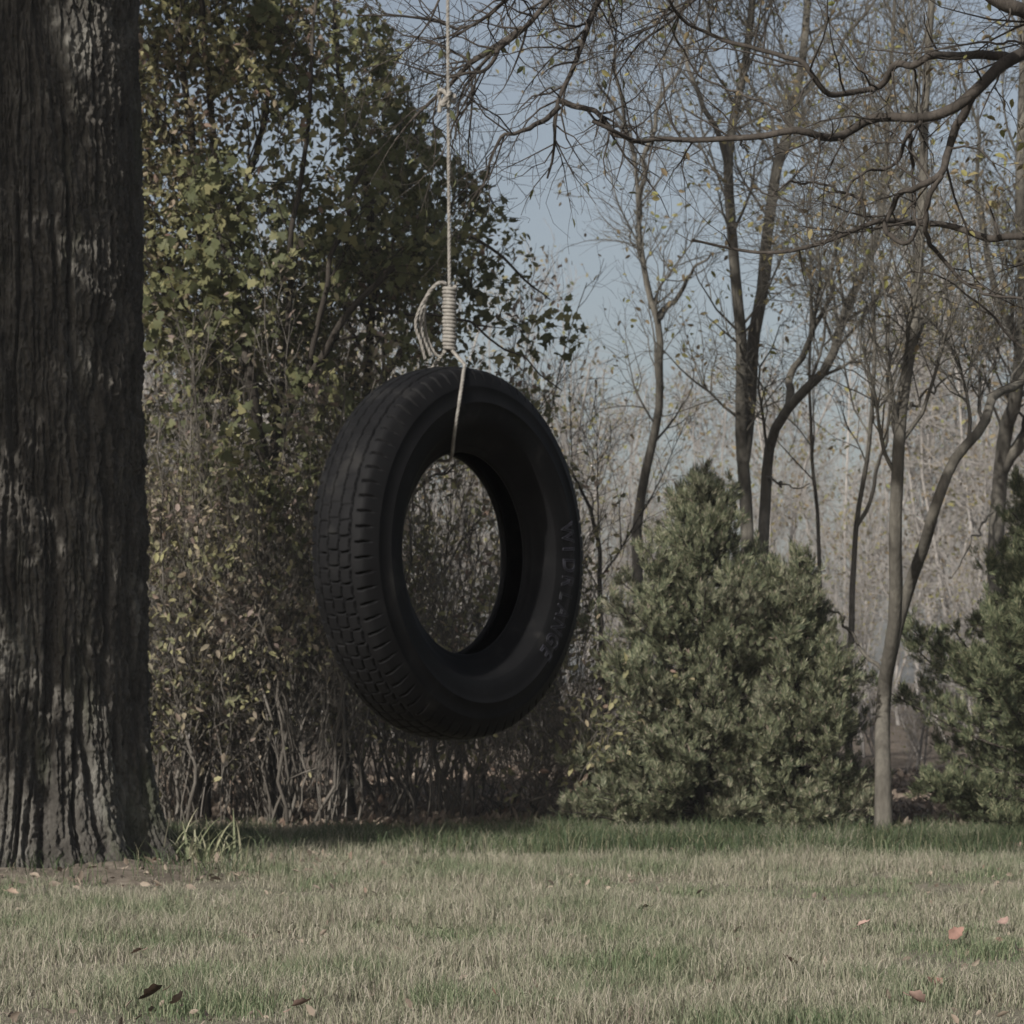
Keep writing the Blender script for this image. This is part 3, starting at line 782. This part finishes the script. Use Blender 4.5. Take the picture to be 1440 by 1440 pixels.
a, ar = sprout(np.array(SP), np.array(SR), 160, .2, .85, (30, 75), .05, .5, 6, .15, 1, .2, rmin=.002, rmax=.005); tubes(gt, a, ar, 4)
b_, br_ = sprout(a, ar, 460, .1, .4, (25, 65), 0, .65, 5, .15, 1, .25, rmin=.0012); tubes(gt, b_, br_, 3)
gt.build('twigs', M_TWIGBARK, ov)
gl = Geo(); leaves(gl, along(b_, 130, .4), rng.uniform(.022, .045, 130), ELLIPSE, spread=.7, up=-.7)
pc = np.stack([rng.normal(W(1400, 230, 11.3)[0], .14, 90), rng.normal(11.3, .2, 90), rng.normal(W(1400, 230, 11.3)[2], .16, 90)], -1)
leaves(gl, pc, rng.uniform(.025, .05, 90), ELLIPSE, spread=.8, up=-.5)
gl.build('foliage', M_LEAF_T, ov)

# ------------------------------------------------------------------ leafy trees of the thicket on the left
def crown_keep(p, gen):
    # the crown of the thicket falls away toward the right
    ax, az = p[:, 0] / p[:, 1] * F + 720, (p[:, 2] - H) / p[:, 1] * F
    lim = np.interp(-az, [-1280, -980, -850, -780, -720, -650, -550, -420], [520, 548, 560, 605, 690, 735, 815, 835])
    return ax < lim + gen.normal(size=len(p)) * 12
LEAFY = [dict(count=70, lo=.5, hi=1.5, ang=(30, 70), up=.18, rr=.4, N=7, t0=.15, wob=.16, rmin=.005, rmax=.014),
         dict(count=420, lo=.25, hi=.7, ang=(30, 65), up=.05, rr=.55, N=6, t0=.2, wob=.2, rmin=.003),
         dict(count=1500, lo=.1, hi=.35, ang=(30, 65), up=-.05, rr=.6, N=4, t0=.2, wob=.22, rmin=.002)]
def leafy(k, zmin=None):
    L = [dict(d) for d in LEAFY]
    for d in L: d['count'] = int(d['count'] * k)
    if zmin: L[0]['zmin'] = zmin
    return L
traced_tree('leafy_tree', 'broad-leaved green tree whose branches spread right behind the rope', 'tree', [
    ([(372, 1185), (378, 1000), (372, 850), (376, 690), (366, 620), (352, 540), (338, 470), (328, 380), (305, 250), (290, 100), (280, -60), (275, -250)], .06, .015),
    ([(376, 685), (402, 595), (440, 520), (485, 440), (545, 385), (610, 345), (680, 345), (735, 385), (775, 425)], .04, .006),
    ([(430, 530), (462, 390), (500, 270), (540, 200), (590, 170), (640, 210)], .025, .006),
    ([(560, 375), (620, 300), (660, 270), (700, 285)], .014, .005),
    ([(500, 425), (580, 440), (650, 450), (715, 490), (790, 545)], .016, .005),
    ([(374, 700), (400, 500), (412, 330), (430, 180), (440, 30), (450, -150)], .03, .008),
], 18.7, M_DARKBARK, leafy(.8, 1.5), dict(mat=M_LEAF_B, keep=crown_keep, sets=[(4200, .045, .09, LOBED, -.3, .06, 2), (1300, .05, .095, LOBED, -.45, .1, 1)]), 'leafy trees of the thicket', seed=20)
traced_tree('leafy_tree', 'olive-leaved tree rising straight behind the big trunk', 'tree', [
    ([(285, 1185), (290, 900), (283, 650), (296, 500), (285, 380), (272, 250), (252, 100), (240, -60), (235, -300)], .055, .014),
    ([(290, 560), (250, 440), (215, 330), (180, 200)], .03, .007),
    ([(288, 430), (330, 320), (365, 200), (380, 60), (400, -120)], .03, .008),
    ([(275, 250), (220, 160), (190, 40), (180, -120)], .025, .008),
    ([(284, 640), (330, 560), (380, 480), (410, 400)], .02, .006),
], 19.3, M_DARKBARK, leafy(1.2, 1.1), dict(mat=M_LEAF_A, keep=crown_keep, sets=[(13500, .035, .075, ELLIPSE, -.45, .09, 2), (2600, .045, .085, ELLIPSE, -.45, .14, 1)]), 'leafy trees of the thicket', seed=21)
traced_tree('leafy_tree', 'yellowing tree deep in the thicket directly behind the swing', 'tree', [
    ([(490, 1180), (482, 950), (500, 740), (512, 560), (520, 400), (510, 250), (480, 120), (470, -20), (460, -200)], .055, .014),
    ([(510, 600), (560, 500), (610, 420), (650, 400)], .025, .006),
    ([(518, 430), (555, 300), (570, 200), (575, 120)], .022, .006),
    ([(500, 720), (450, 600), (430, 480), (400, 380)], .025, .007),
    ([(490, 800), (560, 720), (640, 650), (700, 610)], .02, .005),
], 20.4, M_DARKBARK, leafy(1.1, 1.1), dict(mat=M_LEAF_A, keep=crown_keep, sets=[(10500, .035, .075, ELLIPSE, -.45, .09, 2), (2000, .045, .085, ELLIPSE, -.45, .14, 1)]), 'leafy trees of the thicket', seed=22)
# trees of the same thicket that stand behind and to the left of the big trunk (they shade it and the bushes)
for j, (px, D, lab) in enumerate(((60, 19.5, 'olive-leaved tree hidden behind the big furrowed trunk'), (-260, 18.2, 'dense leafy tree beyond the left edge, left of the big trunk'), (-420, 21.0, 'leafy tree farthest left in the thicket, outside the picture'))):
    traced_tree('leafy_tree', lab, 'tree', [
        ([(px, 1185), (px + 10, 900), (px - 5, 650), (px + 12, 450), (px, 250), (px - 10, 50), (px, -200)], .08, .015),
        ([(px, 700), (px + 70, 550), (px + 120, 400), (px + 140, 250)], .035, .008),
        ([(px, 640), (px - 90, 480), (px - 130, 300), (px - 140, 100)], .035, .008),
        ([(px, 380), (px + 60, 220), (px + 90, 50), (px + 90, -150)], .03, .008),
        ([(px, 900), (px + 90, 800), (px + 150, 720)], .025, .008),
        ([(px, 850), (px - 90, 760), (px - 150, 690)], .025, .008),
    ], D, M_DARKBARK, leafy(1.1), dict(mat=M_LEAF_A, sets=[(6500, .06, .1, ELLIPSE, -.45, .08, 2), (2000, .06, .1, ELLIPSE, -.45, .12, 1)]), 'leafy trees of the thicket', seed=30 + j)

sx, sy = BIG[0] - 3.9 * cos(SUNAZ), BIG[1] + 3.9 * sin(SUNAZ)  # unseen tree added on the line to the sun, crown shaped to shade the trunk
def sp_(dx, z): return (720 + (sx + dx) / sy * F, YH - (z - H) / sy * F)
traced_tree('leafy_tree', 'slim unseen leafy tree added beyond the left edge to throw dappled shade on the big trunk', 'tree', [
    ([sp_(0, 0), sp_(.05, 1.2), sp_(-.05, 2.4), sp_(.05, 3.8), sp_(0, 5.2), sp_(-.05, 6.6), sp_(0, 8.2)], .09, .02),
    ([sp_(0, 1.5), sp_(.3, 2.2), sp_(.45, 3.2), sp_(.45, 4.6)], .04, .01),
    ([sp_(0, 1.6), sp_(-.3, 2.3), sp_(-.42, 3.3), sp_(-.42, 4.8)], .04, .01),
    ([sp_(0, 3.6), sp_(.32, 4.6), sp_(.48, 6.0), sp_(.48, 8.0)], .035, .01),
    ([sp_(0, 4.4), sp_(-.28, 5.2), sp_(-.4, 6.4), sp_(-.42, 7.6)], .035, .01),
], sy, M_DARKBARK, [dict(d, lo=d['lo'] * .4, hi=d['hi'] * .35, count=int(d['count'] * 1.6), **(dict(zmin=1.7) if q == 0 else {})) for q, d in enumerate(leafy(1.2))], dict(mat=M_LEAF_B, sets=[(9500, .07, .12, LOBED, -.45, .1, 2), (3400, .07, .12, LOBED, -.45, .12, 1)]), 'leafy trees of the thicket', seed=40)
# shrubs: many upright stems with yellowing leaves
def shrub(label, px, D, width, height, nst, nleaf, mat, seed, group='shrubs of the thicket', leafsz=(.035, .075), zl=.3):
    gen = np.random.default_rng(500 + seed)
    c = W(px, 1180, D); c[2] = ground_at(c[0], D)
    o = thing('shrub', c, label, 'shrub', group)
    a = gen.random(nst) * 2 * pi; rr_ = np.sqrt(gen.random(nst)) * width * .32
    base = c + np.stack([rr_ * np.cos(a), rr_ * np.sin(a) * .8, np.full(nst, -.03)], -1)
    hh = height * gen.uniform(.3, 1.1, nst) ** .8
    out = np.stack([np.cos(a), np.sin(a), np.zeros(nst)], -1) * (gen.uniform(.0, .75, nst) * width)[:, None]
    N = 14; t = np.linspace(0, 1, N)[None, :, None]
    P = base[:, None] + out[:, None] * t ** 1.6 + np.array([0, 0, 1.0]) * hh[:, None, None] * t
    P = P + np.cumsum(gen.normal(size=(nst, N, 3)) * np.array([.045, .045, .01]), axis=1) * np.minimum(1, np.arange(N) / 2)[None, :, None]
    R = (.004 + .012 * gen.random(nst)[:, None] ** 2.5) * np.linspace(1, .3, N)[None]
    g = Geo(); tubes(g, P, R, 5); g.build('stems', M_STEM, o)
    g = Geo()
    a1, r1 = sprout(P, R, nst * 11, .25, 1.0, (14, 48), .3, .5, 6, .15, 1, .2, rmin=.003, gen=gen); tubes(g, a1, r1, 4, False)
    a2, r2 = sprout(a1, r1, nst * 62, .1, .45, (22, 60), .12, .6, 4, .15, 1, .22, rmin=.0018, gen=gen); tubes(g, a2, r2, 3, False)
    g.build('twigs', M_STEM, o)
    g = Geo()
    p = along(a2, int(nleaf * 1.35), .1, .05, gen)
    cl = vnoise(p[:, 0] * 2.3, p[:, 1] * 2.3, p[:, 2] * 2.3, 700 + seed)
    p = p[gen.random(len(p)) < sstep(.3, .6, cl)]
    leaves(g, p, gen.uniform(*leafsz, len(p)), ELLIPSE, spread=.8, up=-.5, gen=gen)
    g.build('foliage', mat, o)
    return o
shrub('tall many-stemmed shrub with yellow leaves beside the big trunk', 235, 18.3, 1.1, 3.0, 34, 3600, M_LEAF_Y, 1)
shrub('brown-stemmed shrub with reddish leaves left of the tyre', 330, 19.0, 1.3, 3.3, 40, 3000, M_LEAF_Y, 2)
shrub('dense thicket shrub with bare stems just left of the tyre tread', 425, 18.6, 1.2, 2.9, 40, 2200, M_LEAF_Y, 3)
shrub('tangled low shrub seen through the hole of the tyre', 600, 19.6, 1.6, 2.3, 42, 2600, M_LEAF_A, 4)
shrub('olive shrub under the right side of the tyre', 735, 20.2, 1.2, 1.9, 34, 2400, M_LEAF_A, 5)
shrub('tall pale-leaved shrub behind the others above the tyre', 560, 21.5, 1.8, 3.8, 44, 3600, M_LEAF_Y, 6)
shrub('leafy dark shrub low between tyre and middle cedar', 800, 18.9, .8, 1.0, 24, 2000, M_LEAF_A, 7)
shrub('tall twiggy shrub deep behind the big trunk edge', 200, 21.0, 1.8, 3.6, 40, 3000, M_LEAF_A, 8)
shrub('tall shrub with few leaves deep behind the left stems', 400, 21.8, 1.8, 3.6, 44, 2600, M_LEAF_A, 9)
shrub('outermost left shrub, beyond the left edge of the big trunk', -60, 18.6, 1.8, 3.0, 40, 4200, M_LEAF_A, 10)

# ------------------------------------------------------------------ cedars
def cedar(label, px, D, top_py, half_px, mat, nspray, seed, lean=0.0, blunt=.8):
    gen = np.random.default_rng(800 + seed)
    c = W(px, 1180, D); c[2] = ground_at(c[0], D)
    Ht = W(px, top_py, D)[2] - c[2]; Rm = half_px / F * D
    o = thing('cedar_tree', c, label, 'tree', 'cedars at the edge of the lawn')
    tk = spline([c - [0, 0, .05], c + [lean * .3, 0, Ht * .35], c + [lean * .7, 0, Ht * .7], c + [lean, 0, Ht * .97]], 24)
    g = Geo(); tubes(g, tk, np.linspace(.06, .008, 24), 8); g.build('trunk', M_DARKBARK, o)
    nb = 210
    t = gen.random(nb) ** 1.0 * .95 + .03
    a = gen.random(nb) * 2 * pi
    lob = .56 + .72 * vnoise(np.cos(a) * 2.0 + 5, np.sin(a) * 2.0 + 5, t * 3.6, 900 + seed)
    rad = Rm * np.minimum(1, (1 - t) ** blunt * 1.12) * (.88 + .12 * sstep(0, .15, t)) * lob * gen.uniform(.62, 1.14, nb)
    idx = t * 23 * .92; i = np.minimum(idx.astype(int), 22)
    p0 = tk[i] + (tk[i + 1] - tk[i]) * (idx - i)[:, None]
    N = 7; s = np.linspace(0, 1, N)[None, :, None]
    d = np.stack([np.cos(a), np.sin(a), np.zeros(nb)], -1)
    P = p0[:, None] + d[:, None] * rad[:, None, None] * s + np.array([0, 0, 1.0]) * (((.06 + .55 * rad) * (.12 + .88 * sstep(0, .4, t)))[:, None, None] * s ** 1.7)
    P = P + np.cumsum(gen.normal(size=P.shape) * .012, axis=1)
    R = np.linspace(.012, .003, N)[None] * np.ones((nb, 1))
    g = Geo(); tubes(g, P, R, 4, False)
    a1, r1 = sprout(P, R, 2300, .08, .32, (30, 65), .25, .5, 5, .3, 1, .16, rmin=.002, gen=gen); tubes(g, a1, r1, 3, False)
    g.build('boughs', M_DARKBARK, o)
    g = Geo()
    m = int(nspray)
    b = gen.integers(0, len(a1), m); x = (.15 + .85 * gen.random(m)) * 4; i = np.minimum(x.astype(int), 3); f = (x - i)[:, None]
    pos = a1[b, i] * (1 - f) + a1[b, i + 1] * f + gen.normal(size=(m, 3)) * .015
    dr = norm(a1[b, i + 1] - a1[b, i])
    leaves(g, pos, gen.uniform(.04, .09, m), SPRAY, direction=dr * 1.0 + np.array([0, 0, .8]), spread=.4, gen=gen)
    b2, x2 = gen.integers(0, nb, m // 4), None
    pos2 = along(P, m // 4, .25, .02, gen)
    leaves(g, pos2, gen.uniform(.04, .085, m // 4), SPRAY, spread=.8, up=.7, gen=gen)
    g.build('crown', mat, o)
    return o
cedar('broad olive cedar with pointed top standing right of the tyre', 982, 18.4, 636, 185, M_CEDAR, 30000, 1, .05, .72)
cedar('shorter dark cedar leaning on the right flank of the broad cedar', 1124, 18.2, 770, 112, M_CEDAR, 17000, 2, -.05, .64)
cedar('bright green cedar cut off by the right edge of the view', 1492, 18.2, 600, 218, M_CEDAR2, 32000, 3, 0, .72)

# ------------------------------------------------------------------ far wood: one mass of bare brush
def brush_proto(seed, Ht):
    gen = np.random.default_rng(seed)
    tr = []
    ns = 3
    N = 8; t = np.linspace(0, 1, N)[None, :, None]
    base = gen.normal(size=(ns, 3)) * np.array([.25, .25, 0])
    top = base * 3 + gen.normal(size=(ns, 3)) * np.array([.6, .6, .3]) + np.array([0, 0, Ht])
    P = base[:, None] * (1 - t) + top[:, None] * t + np.cumsum(gen.normal(size=(ns, N, 3)) * .1, axis=1)
    R = np.linspace(.034, .01, N)[None] * np.ones((ns, 1))
    g = Geo(); tubes(g, P, R, 4, False)
    a, r = sprout(P, R, 46, .8, 2.4, (25, 60), .25, .45, 5, .1, 1, .18, rmin=.008, rmax=.02, gen=gen); tubes(g, a, r, 3, False)
    b, r2 = sprout(a, r, 260, .4, 1.1, (25, 60), .12, .55, 4, .15, 1, .2, rmin=.005, gen=gen); tubes(g, b, r2, 3, False)
    c, r3 = sprout(b, r2, 900, .2, .6, (25, 60), .05, .6, 3, .15, 1, .2, rmin=.0042, gen=gen); tubes(g, c, r3, 3, False)
    lv = along(c, 500, .2, .05, gen)
    gl = Geo(); leaves(gl, lv, gen.uniform(.05, .1, 500), ELLIPSE, spread=.8, up=-.4, gen=gen)
    return (np.concatenate(g.v), np.concatenate(g.q)), (np.concatenate(gl.v), np.concatenate(gl.t))
protos = [brush_proto(1000 + j, h) for j, h in enumerate((4.2, 5.0, 6.0, 7.0))]
g = Geo(); gl = Geo(); gen = np.random.default_rng(77)
PH_ = np.array([4.2, 5.0, 6.0, 7.0])
def far_top(x, y):      # how high the far wood stands along its length
    a = x / y
    return np.interp(a * F + 720, [0, 520, 700, 790, 900, 980, 1040, 1150, 1300, 1440, 1700], [250, 300, 430, 455, 425, 440, 470, 380, 300, 260, 250])
for row, (y0, y1, cnt, sc_) in enumerate(((24, 28, 18, .45), (28, 34, 24, .62), (34, 44, 32, .9), (44, 58, 34, 1.05), (58, 80, 36, 1.05))):
    for j in range(cnt):
        y = gen.uniform(y0, y1); x = (gen.random() * 2 - 1) * (.19 * y + 2.0)
        kp = gen.integers(0, 4); (v, q), (lv, lt) = protos[kp]
        s = sc_ * (.42 + .6 * gen.random() ** 1.3) * (H + (YH - far_top(x, y)) / F * y) / (PH_[kp] * 1.18); an = gen.random() * 2 * pi
        Rz = np.array([[cos(an), -sin(an), 0], [sin(an), cos(an), 0], [0, 0, 1]])
        base = np.array([x, y, ground_at(x, y) - .05])
        g.add((v @ Rz.T) * s + base, q)
        gl.add((lv @ Rz.T) * s + base, None, lt)
fw = thing('far_wood', (0, 40, 0), 'grey-brown mass of bare brushwood behind the cedars', 'wood')
fw['kind'] = 'stuff'
o = g.build('brushwood', M_FARTWIG, fw); o['kind'] = 'stuff'
o = gl.build('foliage', M_LEAF_T, fw); o['kind'] = 'stuff'

# ------------------------------------------------------------------ small things on the lawn
tuft_xy = G(262, 1222)
tf = thing('grass_clump', tuft_xy, 'clump of long arching pale grass blades at the foot of the big trunk', 'grass clump')
g = Geo(); gen = np.random.default_rng(9)
for j in range(120):
    a = gen.random() * 2 * pi; ln = gen.uniform(.16, .42); ar = gen.uniform(.25, 1.0)
    b0 = tuft_xy + np.array([gen.normal() * .13, gen.normal() * .07, -.01])
    d = np.array([cos(a), sin(a) * .7, 0]); s = np.array([-sin(a), cos(a), 0]); w = gen.uniform(.004, .008)
    t = np.linspace(0, 1, 7)
    C = b0 + d * (ar * ln * t ** 1.5)[:, None] + UZ * (ln * (t - .55 * ar * t ** 2.6))[:, None]
    wv = (w * (1 - t ** 2) + .0006)[:, None]
    V = np.concatenate([C - s * wv, C + s * wv])
    g.add(V, [[k, k + 7, k + 8, k + 1] for k in range(6)])
g.build('blades', M_TUFT, tf)

def fallen(px, py, size, mat, label, seed, group='fallen leaves on the lawn'):
    gen = np.random.default_rng(seed)
    p = G(px, py); p[2] = float(ground_z(p[0], p[1])) + .012
    n = 9; u = np.linspace(0, 1, n); size = size * .8
    half_w = .34 * np.sin(pi * u ** .8) * (1 + .22 * np.cos(u * 21)) + .01
    curl = gen.uniform(.5, 1.3)
    rows = []
    for side in np.linspace(-1, 1, 5):
        yy = half_w * side
        zz = curl * (yy ** 2) * 1.3 + .35 * curl * (u - .5) ** 2
        rows.append(np.stack([u - .5, yy, zz], -1))
    V = np.concatenate(rows) * size
    st = spline([[-.5, 0, .08 * curl], [-.7, .02, .06], [-.85, .06, .09]], 5) * size
    an, ti, ro = gen.random() * 2 * pi, gen.uniform(-.7, .7), gen.uniform(-.5, .9)
    Rz = np.array([[cos(an), -sin(an), 0], [sin(an), cos(an), 0], [0, 0, 1]])
    Ry = np.array([[cos(ti), 0, sin(ti)], [0, 1, 0], [-sin(ti), 0, cos(ti)]])
    Rx = np.array([[1, 0, 0], [0, cos(ro), -sin(ro)], [0, sin(ro), cos(ro)]])
    M = Rz @ Ry @ Rx
    g = Geo(); q = [[r * n + k, r * n + k + 1, (r + 1) * n + k + 1, (r + 1) * n + k] for r in range(4) for k in range(n - 1)]
    V = V @ M.T; V[:, 2] -= V[:, 2].min() - .03
    g.add(V + p, q)
    tubes(g, (st @ M.T) + p + UZ * .03, np.full(5, .0016), 5)
    o = g.build('fallen_leaf', M_FALL[mat])
    return tag(o, label, 'leaf', group)
FL = [
    (1345, 1340, .085, 'rust', 'curled rust leaf on the lawn near the right edge, largest one there'),
    (1412, 1318, .08, 'pink', 'pinkish leaf at the right edge, just behind the large rust one'),
    (1315, 1410, .08, 'rust', 'rust leaf at lower right, nearest the right corner'),
    (1215, 1318, .07, 'pink', 'small pinkish leaf on the lawn below the forked tree'),
    (1110, 1380, .09, 'dark', 'dark brown shrivelled leaf on the near lawn, right of centre'),
    (1010, 1192, .10, 'tan', 'upright tan leaf in the grass below the middle cedar'),
    (812, 1186, .09, 'rust', 'orange-rust leaf at the grass edge below the tyre'),
    (1205, 1190, .09, 'tan', 'tan leaf in the long grass at the foot of the forked tree'),
    (1434, 1200, .09, 'pink', 'pale pink leaf under the right edge cedar'),
    (213, 1425, .10, 'dark', 'dark upright leaf on the nearest lawn at lower left'),
    (250, 1432, .09, 'pink', 'pinkish leaf next to the dark upright one at lower left'),
    (192, 1356, .06, 'pink', 'small pink leaf at left, in front of the big trunk'),
    (425, 1436, .08, 'pink', 'pink leaf at the bottom edge, left of centre'),
    (695, 1420, .06, 'rust', 'rust leaf at the bottom centre of the lawn'),
    (905, 1296, .06, 'dark', 'small dark leaf in mid lawn below the middle cedar'),
    (330, 1242, .08, 'pale', 'pale leaf lying right of the long grass clump'),
    (18, 1268, .07, 'tan', 'tan leaf at the left edge in front of the big trunk'),
    (785, 1430, .07, 'pink', 'pinkish leaf at the bottom edge, right of centre'),
    (527, 1170, .10, 'pale', 'pale upright leaf caught in the grass edge left of centre'),
    (1290, 1435, .08, 'pink', 'pink leaf at the bottom edge near the right corner'),
]
for j, (a, b, s, m_, lab) in enumerate(FL): fallen(a, b, s, m_, lab, 60 + j)

# ------------------------------------------------------------------ air
m, nt, out = new_mat('haze')
pv = nt.nodes.new('ShaderNodeVolumePrincipled'); pv.inputs['Density'].default_value = .0006
pv.inputs['Color'].default_value = (.93, .96, 1, 1)
nt.links.new(pv.outputs[0], out.inputs['Volume'])
hx, hy0, hy1, hz0, hz1 = 185, -45, 305, -1.2, 15
g = Geo(); hv = [[x, y, z] for z in (hz0, hz1) for x, y in ((-hx, hy0), (hx, hy0), (hx, hy1), (-hx, hy1))]
g.add(hv, [[3, 2, 1, 0], [4, 5, 6, 7], [0, 1, 5, 4], [1, 2, 6, 5], [2, 3, 7, 6], [3, 0, 4, 7]])
tag(g.build('haze', m, smooth=False), 'thin pale haze hanging in the air between the trees', 'haze', kind='stuff')

# ------------------------------------------------------------------ light, sky, camera
EL = radians(31)
w = bpy.data.worlds.new('World'); sc.world = w; w.use_nodes = True
nt = w.node_tree; bg = nt.nodes['Background']
sky = nt.nodes.new('ShaderNodeTexSky'); sky.sky_type = 'NISHITA'; sky.sun_disc = False
sky.sun_elevation = EL; sky.sun_rotation = -(pi / 2 - SUNAZ); sky.air_density = 1.0; sky.dust_density = 3.2; sky.ozone_density = 1.0
hs = nt.nodes.new('ShaderNodeHueSaturation'); hs.inputs['Saturation'].default_value = .62
nt.links.new(sky.outputs[0], hs.inputs['Color']); nt.links.new(hs.outputs[0], bg.inputs[0]); bg.inputs[1].default_value = .074
ld = bpy.data.lights.new('sun', 'SUN'); ld.energy = 5.0; ld.angle = radians(.55); ld.color = (1, .96, .9)
lo = bpy.data.objects.new('sun', ld); COL.objects.link(lo)
from mathutils import Vector
sd = Vector((-cos(SUNAZ) * cos(EL), sin(SUNAZ) * cos(EL), sin(EL)))
lo.rotation_euler = sd.to_track_quat('Z', 'Y').to_euler(); lo.location = (-10, 10, 12)

cd = bpy.data.cameras.new('camera'); co_ = bpy.data.objects.new('camera', cd); COL.objects.link(co_)
co_.location = (0, 0, H); co_.rotation_euler = (pi / 2, 0, 0)
cd.sensor_width = 36; cd.lens = 36 * F / 1440; cd.shift_y = (YH - 720) / 1440
cd.clip_end = 3000; cd.clip_start = .05
cd.dof.use_dof = True; cd.dof.focus_distance = 8.0; cd.dof.aperture_fstop = 13
sc.camera = co_
sc.view_settings.view_transform = 'Standard'; sc.view_settings.look = 'None'; sc.view_settings.gamma = 1
sc.view_settings.exposure = 0.33
sc.cycles.max_bounces = 6; sc.cycles.diffuse_bounces = 3; sc.cycles.transmission_bounces = 3
